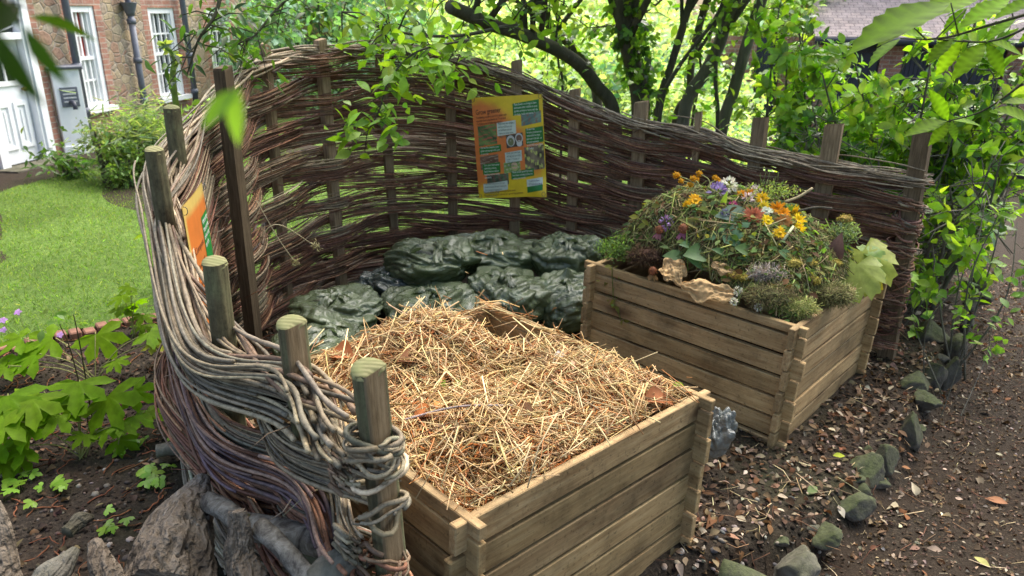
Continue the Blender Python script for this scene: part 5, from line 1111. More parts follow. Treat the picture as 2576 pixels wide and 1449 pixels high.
sapling('wavy thin sapling right of the kinked stem', [(1745, 280, 7.9), (1765, 200, 7.9), (1760, 130, 7.9), (1770, 20, 7.9)], .018)
sapling('hair thin sapling left of the leaning trunk', [(1415, 230, 7.), (1405, 160, 7.), (1400, 80, 7.), (1420, 0, 7.)], .014)
# leafy sprays hanging in the upper part of the picture
def spray(name, lab, path, r, side, ns, tpl, size, cols, mat, per, grp=None, cat='branch', droop=.3, sp=.06):
    P = [atY(u, v, Y) for u, v, Y in path]; t = thing(name, lab, cat, P[0], grp); C_ = catmull(P, 8); mb = MB(); tube(mb, C_, np.linspace(r, r*.35, len(C_)), 6); pts = []
    for q in range(ns):
        b = C_[rng.integers(1, len(C_))]; d = rdir(1)[0]*np.array([1, .8, .7])-np.array([0, 0, droop]); e = b+unit(d)*side*rng.uniform(.5, 1.1); m1 = (b+e)/2+np.array([0, 0, side*.1]); tube(mb, [b, m1, e], [r*.4, r*.3, r*.18], 5); pts += [e, m1, (m1+e)/2]
    mb.build('twigs', M['bark'], t); mb = MB(); leaves_at(mb, np.array(pts), per, sp, size, cols, tpl, .55, .2, droop); mb.build('leaves', M[mat], t)
LB = [(.22, .38, .03), (.28, .44, .05), (.17, .32, .03)]
spray('leafy_branch', 'leafy twig hanging down in front of the wattle fence left of the poster', [(1180, 100, 4.7), (1050, 130, 4.6), (980, 200, 4.55), (955, 275, 4.5), (925, 330, 4.5)], .008, .16, 26, L_OVAL, .10, LB, 'leaf', 2, 'hanging leafy branches')
spray('leafy_branch', 'short leafy twig reaching right over the fence top above the poster', [(1180, 90, 4.9), (1130, 150, 4.85), (1110, 195, 4.8)], .006, .12, 9, L_OVAL, .10, LB, 'leaf', 2, 'hanging leafy branches')
spray('leafy_branch', 'long leafy bough along the top centre of the view', [(1300, 60, 5.6), (1150, 90, 5.4), (1000, 80, 5.2), (860, 30, 5.1)], .016, .3, 30, L_OVAL, .10, LB+LG, 'leaf', 2, 'hanging leafy branches', sp=.09)
spray('leafy_branch', 'leafy bough over the bare leaning trunk', [(1420, -20, 6.4), (1340, 10, 6.3), (1230, -10, 6.2), (1080, -20, 6.1)], .016, .34, 26, L_OVAL, .11, LB+LG, 'leaf', 2, 'hanging leafy branches', sp=.1)
spray('leafy_branch', 'leafy bough hanging between the trunks at the top right of centre', [(1700, -40, 8.), (1640, 20, 7.9), (1560, 60, 7.8), (1480, 70, 7.7)], .014, .34, 26, L_OVAL, .11, LB+LG, 'leaf', 2, 'hanging leafy branches', sp=.1)
spray('dark_branch', 'dark leafy branch hanging before the second house window', [(560, -30, 3.6), (540, 40, 3.55), (500, 100, 3.5), (470, 190, 3.5)],   .01, .20, 14, L_LONG, .07, [(.03, .07, .015), (.05, .10, .02), (.08, .15, .03)], 'leaf', 2, 'branches before the house', sp=.05)
spray('dark_branch', 'mid green leafy branch above the left end of the fence', [(760, -40, 4.6), (690, 30, 4.5), (640, 90, 4.4), (600, 110, 4.4)], .01, .26, 18, L_LONG, .08, [(.08, .17, .03), (.13, .25, .04), (.05, .11, .02)], 'leaf', 3, 'branches before the house', sp=.06)
spray('blurred_leaves', 'out of focus dark leaves close to the camera in the top left corner', [(-80, -60, .62), (-10, -10, .60), (30, 20, .58), (50, 60, .58)], .003, .03, 5, L_LONG, .045, [(.02, .05, .008), (.03, .07, .01)], 'leaf_soft', 1, None, sp=.006)
def blur_leaf(lab, u, v, Y, du, dv, s, col):
    p = atY(u, v, Y); q = atY(u+du, v+dv, Y); leaf_thing('blurred_leaf', lab, 'leaf', 0, L_LONG, p, q-p, (-.1, -1, .3), s, col, M['leaf'], None)
blur_leaf('single blurred dark leaf hanging at the left edge before the house door', 60, 60, .40, 60, 110, .034, (.02, .05, .008)); blur_leaf('broad blurred dark leaf at the top left edge above the door', -20, 60, .36, 40, 90, .04, (.012, .03, .006))
blur_leaf('blurred bright green leaf hanging before the dark square fence stake', 600, 215, .36, -25, 170, .031, (.20, .34, .05)); blur_leaf('blurred narrow green leaf beside the left fence stakes', 598, 225, .36, -130, 110, .030, (.14, .26, .03))
# ------------------------------------------------------------------ background planting
def bush(name, lab, u, v, Y, w, h, cols, n, lsize, grp, per=8, mat='leaf', depth=1., tpl=L_SIMPLE):
    c = atY(u, v, Y); g0 = float(gz(c[0], c[1])); t = thing(name, lab, 'bush', (c[0], c[1], g0), grp); mb = MB(); m_ = max(6, n//14)
    ct = np.array([c[0], c[1], g0+h*.5]); cl = ct+rdir(m_)*np.array([w*.36, w*.36*depth, h*.36])
    for p in cl[:14]: tube(mb, catmull([np.array([c[0]+rng.normal(0, w*.06), c[1], g0-.05]), (p+ct)/2-np.array([0, 0, h*.2]), p], 4), [.02]*4+[.014]*4+[.006], 5)
    mb.build('stems', M['bark'], t); q = cl[rng.integers(0, m_, n)]+rdir(n)*np.array([w*.17, w*.17, h*.16])*(rng.random((n, 1))**.5); q[:, 2] = np.maximum(q[:, 2], g0+.03); mb = MB(); leaves_at(mb, q, per, lsize*1.1, lsize, cols, tpl); mb.build('foliage', M[mat], t); return t
PG = [(.42, .54, .24), (.50, .60, .33), (.34, .46, .20), (.55, .64, .42)]  # far leaf tones paled, standing in for haze and glow of the distance
BL = [(.14, .27, .16), (.20, .36, .23), (.10, .2, .12)]
for a in (('conifer', 'blue green feathery conifer beyond the left end of the fence', 800, 100, 15, 4.2, 3., BL, 420, .16), ('hedge_bush', 'dark green evergreen behind the blue green conifer', 900, 60, 19, 5, 3.2, BL+DGc[1:2], 360, .2),
          ('garden_bush', 'pale yellowish bush seen above the fence top centre', 1010, 80, 20, 5, 2.8, PG, 340, .2), ('garden_bush', 'light green bush between hanging twig and leaning trunk', 1200, 90, 17, 4.5, 2.4, PG, 340, .17), ('garden_bush', 'bright bush behind the leaning trunk', 1380, 120, 14, 3.6, 2.0, PG, 300, .14),
          ('garden_bush', 'tall bright bush behind the ivy covered trunk', 1560, 100, 15.5, 4.4, 2.4, PG, 320, .16), ('garden_bush', 'low fresh green bush between ivy trunk and curving trunk', 1690, 240, 10.5, 1.9, 1.3, PG, 330, .11), ('garden_bush', 'grey green low bush behind the curving trunk', 1640, 190, 12, 2.4, 2., BL+PG, 320, .13),
          ('garden_bush', 'pale leafy bush right of the curving trunk', 1790, 150, 12.5, 2.6, 2.0, PG, 300, .13), ('garden_bush', 'low mint green plant at the foot of the straight trunk', 1850, 300, 8.6, 1.3, .8, PG, 260, .09), ('garden_bush', 'rounded bush at the foot of the brick outbuilding', 1930, 330, 9.5, 1.6, 1., BL+PG, 260, .10),
          ('hedge_bush', 'pale leafy tree mass against the left end of the tiled roof', 1975, 60, 16, 3.2, 3.4, PG+LG, 380, .17), ('hedge_bush', 'tall far tree mass behind the house corner', 760, 30, 24, 6, 3.2, LG+PG, 320, .24), ('hedge_bush', 'tall far tree mass left of the outbuilding', 1720, 20, 21, 6, 3., PG, 340, .22), ('hedge_bush', 'far pale tree mass in the middle distance', 1290, 20, 27, 8, 3.2, PG, 360, .26), ('hedge_bush', 'far tree mass right of the pale one', 1480, 10, 26, 7, 3.2, PG, 340, .26)):
    nm, lab, u, v, Y, w, h, cols, n, ls = a; bush(nm, lab, u, v, Y, w, h, cols, n, ls, 'bushes and trees in the garden beyond the fence', 8)
# bed under the house
bush('lavender_bush', 'grey green spiky lavender bush below the second window', 345, 300, 8.9, .75, .8, [(.17, .25, .11), (.22, .30, .13), (.26, .31, .19)], 300, .16, 'plants in the bed by the house', 8, 'leaf_soft', 1., L_NEEDLE)
bush('leafy_shrub', 'variegated leafy shrub in front of the white pump case', 245, 325, 8.6, .5, .72, [(.26, .33, .18), (.36, .41, .27), (.17, .25, .10)], 60, .06, 'plants in the bed by the house', 6)
bush('low_plant', 'low dark leafed plant with a blue flower beside the doorstep', 165, 395, 8.9, .62, .34, [(.06, .13, .03), (.10, .18, .04)], 60, .13, 'plants in the bed by the house', 4, 'leaf', 1., L_LONG)
bush('green_shrub', 'mid green shrub between iris leaves and lavender', 305, 350, 8.5, .45, .5, [(.16, .26, .06), (.20, .31, .08), (.11, .19, .05)], 80, .06, 'plants in the bed by the house', 6)
bush('green_shrub', 'bright leafy plant behind the mossy left fence stakes', 440, 270, 5.2, .4, .9, LG, 40, .11, 'plants in the bed by the house', 4)
bush('green_shrub', 'shrub under the third window behind the fence end', 520, 230, 10., .7, .7, LG, 90, .12, 'plants in the bed by the house', 6)
def blades(lab, nm, u, v, n, h, w, cols, spread, grp, Y=None):
    p = onz(u, v) if Y is None else atY(u, v, Y); mb = MB(); q = p+rng.normal(0, spread, (n, 3))*np.array([1, 1, 0]); d = rdir(n)*np.array([.16, .16, 0])+np.array([0, 0, 1]); nr = rdir(n)*np.array([1, 1, 0]); sc = np.stack([np.full(n, w), rng.uniform(.6, 1.1, n)*h, np.full(n, h*.3)], 1); inst(mb, L_BLADE, q, frames(d, nr), sc, pick(cols, n)); return tag(mb.build(nm, M['leaf'], origin=p), lab, 'plant', grp)
blades('upright yellow green iris leaves in the bed by the house', 'iris_plant', 262, 410, 16, .62, .04, [(.22, .34, .08), (.16, .28, .05), (.34, .24, .08)], .07, 'plants in the bed by the house')
blades('thin dark flower stalks growing by the door frame', 'tall_stalks', 150, 380, 14, .8, .012, [(.10, .12, .06), (.12, .08, .12)], .12, 'plants in the bed by the house')
p = atY(436, 210, 4.3); mb = MB(); pp = catmull([np.array([p[0], p[1], 0]), p-(0, 0, .5), p, atY(462, 165, 4.3), atY(468, 105, 4.3)][:3]+[atY(440, 150, 4.3), atY(410, 108, 4.3)], 8); tube(mb, pp, np.linspace(.022, .012, len(pp)), 8, (.2, .26, .08)); n = 70; q = pp[rng.integers(6, len(pp), n)]; d = rdir(n); inst(mb, L_OVAL, q, frames(d, rdir(n)), rng.uniform(.03, .12, n)*np.where(q[:, 2] < 1.2, 1.5, .5), pick([(.22, .30, .12), (.3, .36, .12)], n)); tag(mb.build('mullein_spike', M['leaf_soft'], origin=(p[0], p[1], 0)), 'tall crooked mullein flower spike behind the leftmost fence stakes', 'plant')
# ================================================================== big shrub on the right
def shrub(name, lab, base, stems, lsize, cols, nleaf, grp, mat='leaf_glossy', tpl=L_OVAL, whorl=6, tw=.28, r=.016, ntw=13):
    b = np.array(base, float); t = thing(name, lab, 'shrub', b, grp); mb = MB(); tips = []; dirs = []
    for st in stems:
        C_ = catmull([b+np.array([rng.normal(0, .05), rng.normal(0, .05), -.03])]+[np.array(q) for q in st], 8); tube(mb, C_, np.linspace(r, r*.35, len(C_)), 7)
        for q in range(ntw):
            p = C_[rng.integers(len(C_)//4, len(C_))]; d = unit(rdir(1)[0]+np.array([0, -.25, .35])); L = tw*rng.uniform(.5, 1.3); e = p+d*L; mpt = p+d*L*.5+rng.normal(0, .02, 3); tube(mb, [p, mpt, e], [r*.3, r*.25, r*.16], 5); tips += [e, mpt]; dirs += [d, d]
            for w in range(2): d2 = unit(d+.9*rdir(1)[0]); e2 = mpt+d2*L*.6; tube(mb, [mpt, e2], [r*.2, r*.13], 5); tips.append(e2); dirs.append(d2)
    mb.build('stems', M['bark_pale'], t); tips = np.array(tips); dirs = np.array(dirs); mb = MB()
    k_ = rng.integers(0, len(tips), nleaf//whorl); P = np.repeat(tips[k_], whorl, 0)+rng.normal(0, .02, (len(k_)*whorl, 3)); Dv = np.repeat(dirs[k_], whorl, 0); n = len(P)
    side = unit(np.cross(Dv, rdir(n))); d = unit(side+Dv*rng.uniform(.1, .8, (n, 1))-np.array([0, 0, .12])); nr = Dv+.4*rdir(n)+np.array([0, 0, .5])
    inst(mb, tpl, P, frames(d, nr), rng.uniform(.6, 1.15, n)*lsize, pick(cols, n, .22, .07)); mb.build('foliage', M[mat], t); return t
SG = [(.27, .45, .035), (.33, .50, .05), (.20, .37, .03), (.38, .53, .08), (.13, .26, .03)]
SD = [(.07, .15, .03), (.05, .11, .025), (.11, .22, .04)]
def fan(us, Y, base, n_mid=2):
    out = []
    for u, v in us:
        e = atY(u, v, Y+rng.normal(0, .25)); m1 = np.array(base)*.55+e*.45+np.array([rng.normal(0, .1), rng.normal(0, .1), .12]); out.append([m1, e])
    return out
def gp(u, v, Y): p = atY(u, v, Y); return np.array([p[0], p[1], float(gz(p[0], p[1]))])
bs = gp(1990, 330, 6.3); shrub('large_shrub', 'tall glossy shrub with rosettes of leaves left of the outbuilding doors', bs, fan(((1960, 20), (2010, 60), (2050, 110), (1980, 150), (2080, 190), (1940, 230), (2110, 250), (2030, 280)), 6.2, bs), .112, SG, 2000, 'glossy shrubs right of the fence')
bs = gp(2180, 400, 5.9); shrub('large_shrub', 'bright broad shrub just behind the right end of the fence', bs, fan(((2070, 190), (2150, 150), (2200, 230), (2260, 190), (2310, 260), (2230, 300), (2140, 290), (2340, 330), (2080, 320)), 5.6, bs), .108, SG, 3000, 'glossy shrubs right of the fence')
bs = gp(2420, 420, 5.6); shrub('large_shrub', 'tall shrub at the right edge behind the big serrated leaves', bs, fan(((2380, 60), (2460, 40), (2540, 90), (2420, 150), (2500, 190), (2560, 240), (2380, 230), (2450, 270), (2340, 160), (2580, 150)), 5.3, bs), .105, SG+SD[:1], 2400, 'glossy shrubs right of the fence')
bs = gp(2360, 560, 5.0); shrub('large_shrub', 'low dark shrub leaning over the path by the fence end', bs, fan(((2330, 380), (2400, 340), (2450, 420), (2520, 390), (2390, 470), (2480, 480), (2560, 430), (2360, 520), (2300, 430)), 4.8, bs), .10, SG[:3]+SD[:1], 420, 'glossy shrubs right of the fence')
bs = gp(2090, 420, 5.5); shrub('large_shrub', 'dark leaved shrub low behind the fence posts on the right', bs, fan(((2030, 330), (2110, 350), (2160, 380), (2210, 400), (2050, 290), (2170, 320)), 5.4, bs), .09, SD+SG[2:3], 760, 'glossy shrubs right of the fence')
bs = gp(2455, 690, 4.25); shrub('young_shrub', 'thin upright young shrub beside the path with sparse light leaves', bs, fan(((2480, 500), (2520, 520), (2540, 450), (2500, 580), (2560, 560), (2470, 560)), 4.15, bs), .085, LG+SG[:2], 190, None, 'leaf', L_OVAL, 3, .16, .007, 6)
bs = gp(2290, 690, 4.45); shrub('low_seedling', 'little green seedlings by the foot of the fence end post', bs, fan(((2260, 660), (2310, 630), (2330, 690)), 4.4, bs), .09, LG, 46, 'seedlings along the stone edging', 'leaf', L_OVAL, 4, .07, .004, 3)
bs = gp(2385, 745, 3.95); shrub('low_seedling', 'green seedling growing on the bank among the edging stones', bs, fan(((2370, 715), (2410, 720)), 3.9, bs), .085, LG, 26, 'seedlings along the stone edging', 'leaf', L_OVAL, 4, .06, .004, 3)
bs = gp(2420, 800, 3.75); shrub('low_seedling', 'tiny round leafed seedling above the large mossy rock', bs, fan(((2400, 775), (2440, 780)), 3.7, bs), .055, LG, 24, 'seedlings along the stone edging', 'leaf', L_OVAL, 4, .06, .003, 3)
# sweet chestnut branch hanging near the camera
def chestnut(lab, path, r, lv, grp='serrated leafy branches near the camera'):
    P = [atY(u, v, Y) for u, v, Y in path]; t = thing('chestnut_branch', lab, 'branch', P[0], grp); C_ = catmull(P, 8); mb = MB(); tube(mb, C_, np.linspace(r, r*.5, len(C_)), 6)
    ml = MB()
    for (u0, v0, u1, v1, Y, dY, b) in lv:
        a, e = atY(u0, v0, Y), atY(u1, v1, Y+dY); L = np.linalg.norm(e-a); nr = np.array([[-.12, -.5, .9]])+rng.normal(0, .2, (1, 3))
        tube(mb, [C_[np.argmin(np.linalg.norm(C_-a, axis=1))], a], [.0018, .0014], 5); inst(ml, L_CHEST, [a], frames(np.array([e-a]), nr), np.array([L]), vary((.18*b, .325*b, .018*b), 1, .10, .03))
    mb.build('twigs', M['bark'], t); ml.build('leaves', M['leaf_soft'], t); return t
chestnut('upper branch of large serrated leaves across the top right corner', [(2640, 20, 1.7), (2500, 60, 1.75), (2400, 90, 1.8), (2330, 100, 1.85)], .004,
    [(2392, 7, 2139, 83, 1.8, -.08, 1.1), (2290, 60, 2212, 97, 1.85, -.05, .8), (2265, 97, 2179, 150, 1.85, -.04, .85), (2432, 20, 2369, 78, 1.9, -.02, .95), (2470, -10, 2300, 22, 1.9, -.05, 1.05), (2540, 0, 2420, 45, 1.8, -.05, 1.15), (2620, -5, 2500, 30, 1.7, 0, 1.1), (2560, 40, 2480, 90, 1.85, -.02, .9), (2400, 95, 2330, 150, 1.95, -.03, .75), (2640, 50, 2560, 100, 1.7, 0, .95), (2330, 95, 2240, 60, 1.95, 0, 1.)])
chestnut('middle branch with a pair of broad serrated leaves at the right', [(2640, 30, 1.95), (2560, 80, 1.95), (2480, 105, 1.95), (2360, 100, 1.95)], .004,
    [(2478, 108, 2400, 185, 1.95, -.06, 1.05), (2482, 110, 2530, 185, 1.95, -.06, 1.05), (2485, 105, 2590, 125, 1.95, 0, 1.), (2420, 100, 2350, 190, 2.0, 0, .75)])
chestnut('lower branch ending in a whorl of serrated leaves at the right', [(2640, 150, 1.9), (2560, 220, 1.95), (2470, 280, 2.0), (2385, 305, 2.05)], .0035,
    [(2385, 304, 2345, 225, 2.05, 0, 1.05), (2382, 305, 2280, 325, 2.05, -.03, 1.), (2385, 306, 2345, 360, 2.05, -.05, 1.05), (2392, 306, 2405, 350, 2.05, -.05, 1.05), (2395, 303, 2480, 305, 2.05, 0, .95), (2520, 260, 2620, 245, 1.95, 0, .9), (2500, 275, 2640, 300, 1.9, 0, .95), (2570, 210, 2650, 190, 1.85, 0, 1.)])
# high canopy of the tree the photographer stands under (unseen; its crown is spread wide to shade the bins and the path)
ct = thing('overhanging_tree', 'large serrated leaved tree at the right edge, its unseen crown shaped to shade bins and path', 'tree', (3.6, 1.2, -.25)); mb = MB(); tk = catmull([(3.6, 1.2, -.4), (3.5, 1.25, 1.2), (3.2, 1.4, 2.6), (2.6, 1.6, 3.6)], 6); tube(mb, tk, np.linspace(.24, .12, len(tk)), 12); tips = []
for q in range(30):
    e = np.array([rng.uniform(-3.4, 6.5), rng.uniform(-1.8, 3.6), rng.uniform(3.3, 4.8)]); b0 = tk[rng.integers(10, len(tk))]; L = catmull([b0, (b0+e)/2+np.array([0, 0, .3]), e], 6); tube(mb, L, np.linspace(.05, .01, len(L)), 6); tips += list(L[4:])
mb.build('trunk', M['bark'], ct); mb = MB(); tips = np.array(tips); leaves_at(mb, tips[rng.integers(0, len(tips), 640)]+rng.normal(0, .28, (640, 3))*np.array([1, 1, .5]), 6, .16, .19, [(.16, .28, .03), (.12, .22, .03)], L_LONG); mb.build('crown', M['leaf'], ct)
# ================================================================== leafy plants at the lower left
def palmate(lab, u, v, leaves, grp='palmate leafed plants at the lower left', cols=None, Y=None, nm='palmate_plant'):
    b = onz(u, v) if Y is None else atY(u, v, Y); t = thing(nm, lab, 'plant', b, grp); mb = MB(); ml = MB()
    if len(leaves) > 8: leaves = [q for i_, q in enumerate(leaves) if i_ % 5 in (0, 1, 3)]
    for (lu, lv, dY, s, b_) in leaves:
        c = atY(lu, lv, b[1]+dY); c[2] = max(c[2], .05); tube(mb, catmull([b+rng.normal(0, .012, 3)*np.array([1, 1, 0]), (b+c)/2+np.array([(c[0]-b[0])*-.12, 0, .03]), c], 5), .003, 5, (.22, .22, .07))
        d = np.array([[(c-b)[0]+rng.normal(0, .1), (c-b)[1]*.4-.2+rng.normal(0, .1), -.05]]); nr = np.array([[rng.normal(0, .25), -.35+rng.normal(0, .2), 1]])
        col = (.145*b_, .26*b_, .008*b_) if b_ > 0 else ((.42, .40, .05) if b_ == -1 else (.13, .21, .11)); inst(ml, L_PALM, [c], frames(d, nr), np.array([s]), vary(col, 1, .08, .03))
    mb.build('stalks', M['stem'], t); ml.build('leaves', M['leaf_soft'], t); return t
palmate('largest palmate plant with tall stalks in the middle of the left bed', 205, 1150, [(110, 985, .1, .19, 1.1), (200, 955, .15, .17, 1.15), (60, 1010, 0, .18, 1.05), (270, 990, .15, .19, 1.1), (235, 960, .05, .13, -2), (20, 1050, -.1, .17, 1.), (150, 1040, 0, .12, .95), (210, 1030, .05, .15, 1.05), (330, 985, .2, .11, 1.), (235, 1060, 0, .10, 1.1), (270, 1075, .05, .10, 1.05), (300, 1065, .05, .09, 1.), (160, 1095, -.05, .10, -1), (215, 1090, 0, .08, 1.), (110, 1135, -.1, .10, 1.), (70, 1120, -.1, .12, .9), (290, 1105, .05, .10, 1.), (265, 1125, 0, .09, 1.), (190, 1000, .1, .15, 1.05), (130, 1000, .1, .14, 1.1)])
palmate('row of palmate leaves with thin flower stalks near the lawn edge', 240, 960, [(60, 850, .1, .15, 1.), (140, 850, .1, .17, 1.1), (200, 860, .1, .14, 1.05), (240, 835, .15, .17, 1.1), (320, 840, .2, .19, 1.15), (370, 835, .2, .16, 1.1), (385, 860, .15, .10, -1), (150, 820, .15, .10, .9), (100, 890, 0, .17, 1.), (30, 880, 0, .16, .95), (60, 905, 0, .13, 1.), (20, 920, -.05, .13, 1.), (130, 900, 0, .13, 1.05), (290, 905, .05, .09, 1.1), (250, 915, 0, .09, -1)])
palmate('palmate leafed plant cut by the left edge of the picture', 20, 1180, [(25, 1050, .05, .16, 1.), (70, 1070, .05, .13, 1.05), (10, 1110, 0, .14, 1.), (50, 1150, 0, .10, .9), (10, 1160, -.05, .11, 1.), (80, 1000, .1, .16, 1.05), (20, 990, .1, .18, 1.)])
palmate('small seedling with two lobed leaves right of the largest palmate plant', 290, 1145, [(335, 1045, .1, .10, 1.15), (365, 1035, .15, .09, 1.15)])
palmate('young palmate plant at the lawn edge close to the fence', 335, 850, [(310, 740, .05, .11, 1.), (340, 760, .05, .12, 1.1), (300, 770, .05, .10, 1.), (360, 790, .1, .10, 1.05), (330, 720, .1, .08, .9), (365, 830, .1, .10, 1.1)])
mb = MB()
for u, v, n in ((30, 1225, 12), (410, 1200, 8), (375, 1215, 6), (270, 1330, 6), (470, 1110, 6), (120, 1240, 6), (330, 1130, 5)):
    p = onz(u, v); q = p+rng.normal(0, .05, (n, 3))*np.array([1, 1, 0])+np.array([0, 0, .03]); d = rdir(n)*np.array([1, 1, .1]); inst(mb, L_PALM3, q, frames(d, rdir(n)*.2+np.array([0, -.3, 1])), rng.uniform(.025, .05, n), vary((.20, .36, .03), n)); stalks(mb, q-np.array([0, 0, .035]), np.tile([0, 0, 1.], (n, 1)), np.full(n, .035), np.full(n, .0012), vary((.2, .26, .06), n))
tag(mb.build('seedlings', M['leaf']), 'tiny bright seedlings sprouting from the soil of the left bed', 'seedlings', kind='stuff')
for q, (u, v) in enumerate(((8, 805), (8, 830), (150, 842), (45, 785))):
    p = atY(u, v, 4.0); g0 = np.array([p[0], p[1], 0]); mb = MB(); petals(mb, p, np.array([.1, -.6, .8]), .024, 5, .36, (.48, .27, .55), .15); tube(mb, [g0, (g0+p)/2+np.array([.02, 0, 0]), p], .002, 5, (.2, .25, .08))
    tag(mb.build('pink_flower', M['petal'], origin=g0), ('upper pink geranium flower at the left edge', 'lower pink geranium flower at the left edge', 'pink geranium flower above the palmate leaves', 'small pink geranium flower nearest the lawn')[q], 'flower', 'pink geranium flowers by the lawn')
for lab, pth in (('tall thin flower stalk with a leafy tip before the lawn', ((215, 985, 3.1), (205, 890, 3.1), (185, 790, 3.1))), ('thin dark flower stalk leaning left before the lawn', ((200, 960, 3.15), (180, 890, 3.15), (145, 805, 3.15)))):
    P = [atY(*q) for q in pth]; P[0][2] = 0; mb = MB(); tube(mb, catmull(P, 6), np.linspace(.004, .002, 13), 5, (.10, .085, .04)); n = 7; e = P[-1]+rng.normal(0, .03, (n, 3)); inst(mb, L_OVAL, e, frames(rdir(n), rdir(n)+np.array([0, 0, 1])), rng.uniform(.03, .06, n), vary((.16, .28, .05), n)); tag(mb.build('flower_stalk', M['leaf'], origin=P[0]), lab, 'plant', 'thin flower stalks before the lawn')
# lawn edging bricks
nb = 11; Lw = np.linalg.norm(LE1-LE0)
for q in range(-2, nb+1):
    a = LE0+LED*(Lw/nb)*q+LEN_*rng.normal(-.02, .008); mb = MB(); an = math.atan2(LED[1], LED[0])+rng.normal(0, .03); box(mb, (0, -.045, -.06), (Lw/nb-.012, .045, .035+rng.normal(0, .006)), T=(np.array(Matrix.Rotation(an, 3, 'Z')), (a[0], a[1], 0)), bev=.008)
    tag(mb.build('edging_brick', M['terracotta'], origin=(a[0], a[1], -.06), smooth=False), 'weathered terracotta brick in the row edging the lawn', 'brick', 'terracotta bricks edging the lawn')
# ================================================================== stones, stump wood, logs
def rock(lab, u, v, Y, sz, seed, mat='rock', nm='edging_stone', grp='mossy stones edging the path', ang=0., blocky=.5, cat='stone'):
    c = atY(u, v, Y); V = ICO4[0].copy(); s_ = np.sign(V)*np.abs(V)**blocky; pl = np.random.default_rng(seed); nn = unit(pl.normal(size=(11, 3)))
    V = V*(1-blocky*.5)+s_*blocky*.5
    for a_ in nn: ex_ = np.maximum(V@a_-pl.uniform(.55, .8), 0); V = V-ex_[:, None]*a_*.95
    V = V*(1.15+.16*snoise(V, 1.7, seed, 3)+.09*np.abs(snoise(V, 6., seed+1, 4))+.05*snoise(V, 17., seed+2, 4))[:, None]
    V = V*np.array(sz); R = np.array(Matrix.Rotation(ang, 3, 'Z')@Matrix.Rotation(.15*math.sin(seed), 3, 'X')); V = V@R.T; mb = MB(); mb.add(V+c, ICO4[1]); c[2] -= .35*sz[2]; mb.V[-1] = mb.V[-1]-np.array([0, 0, .35*sz[2]]); return tag(mb.build(nm, M[mat], origin=c+np.array([0, 0, V[:, 2].min()])), lab, cat, grp)
def gY(u, v, z=-.1): return float(onz(u, v, z)[1])
for q, (u, v, sx, sy, sz, lab) in enumerate(((2350, 842, .115, .10, .105, 'largest mossy rock beside the path, right of the cuttings bin'), (2412, 868, .075, .075, .08, 'mossy rock with a bright moss tuft right of the largest rock'), (2300, 965, .13, .07, .055, 'flat slab shaped mossy stone below the largest rock'),
    (2362, 935, .05, .06, .09, 'upright angular stone beside the flat slab'), (2395, 925, .05, .05, .10, 'narrow tall stone on the path side of the slab'), (2330, 1000, .07, .06, .06, 'squat stone under the flat slab'), (2292, 1075, .055, .06, .11, 'dark upright stone standing alone midway along the edging'), (2225, 1150, .06, .05, .07, 'grey stone half sunk in the bank edge'),
    (2180, 1170, .10, .08, .06, 'mossy rounded stone at the corner of the bank'), (2150, 1270, .09, .05, .05, 'broken slab edge lower down the bank'), (2080, 1345, .08, .05, .045, 'dark low slab near the bottom of the bank'), (2435, 800, .05, .05, .07, 'small upright stone behind the moss tufted rock'), (2445, 755, .055, .05, .06, 'thin stone farther up the edging'), (2480, 745, .06, .05, .05, 'dark stone at the foot of the young shrub'), (2415, 705, .06, .05, .04, 'flat grey stone at the far end of the edging'), (2350, 700, .05, .05, .035, 'pale small stone among the fallen leaves by the fence'))):
    rock(lab, u, v, gY(u, v+18), (sx, sy, sz), 100+q*7, ang=.4*q)
for q in range(26):
    f_ = rng.uniform(.02, .98)*8; i_ = int(f_)+1; e_ = EDGE[i_]+(EDGE[min(i_+1, len(EDGE)-1)]-EDGE[i_])*(f_-int(f_)) if i_ < len(EDGE)-1 else EDGE[i_]
    if e_[1] > 4.6: continue
    e_ = e_+rng.normal(0, .035, 2); c_ = np.array([e_[0], e_[1], float(gz(e_[0], e_[1]))-.012]); s_ = rng.uniform(.022, .05); V = ICO3[0].copy()
    for a_ in unit(rng.normal(size=(9, 3))): V = V-np.maximum(V@a_-rng.uniform(.5, .8), 0)[:, None]*a_
    V = V*(1.1+.15*snoise(V, 2., q, 3)+.08*np.abs(snoise(V, 8., q+50, 3)))[:, None]*s_*np.array([rng.uniform(.8, 1.5), rng.uniform(.7, 1.1), rng.uniform(.6, 1.3)]); mb = MB(); mb.add(V+c_, ICO3[1]); tag(mb.build('edging_stone', M['rock' if q % 3 else 'rock_bare'], origin=c_), 'small half buried filler stone between the larger edging stones of the path', 'stone', 'small filler stones in the path edging')
rock('large angular bare stone at the bottom right', 2010, 1432, gY(2010, 1449, 0), (.105, .095, .085), 301, 'rock_bare', 'angular_stone', None, .8, .3)
c0 = onz(1812, 1440, .02); mb = MB(); tube(mb, catmull([c0, c0+np.array([.09, -.05, -.005]), c0+np.array([.2, -.12, -.02])], 6), .05, 16, flute=lambda s, a: 1+.07*np.sin(3*a+5*s)); tag(mb.build('log', M['rock'], origin=c0), 'short mossy log end at the bottom edge beside the angular stone', 'log')
p = onz(2460, 720, -.05); mb = MB(); tube(mb, [p-(0, 0, .1), p+(0, 0, .12)], .07, 16, flute=lambda s, a: 1+.08*np.sin(4*a)); tag(mb.build('small_stump', M['bark'], origin=p), 'small sawn stump with pale flat top at the far end of the edging', 'stump')
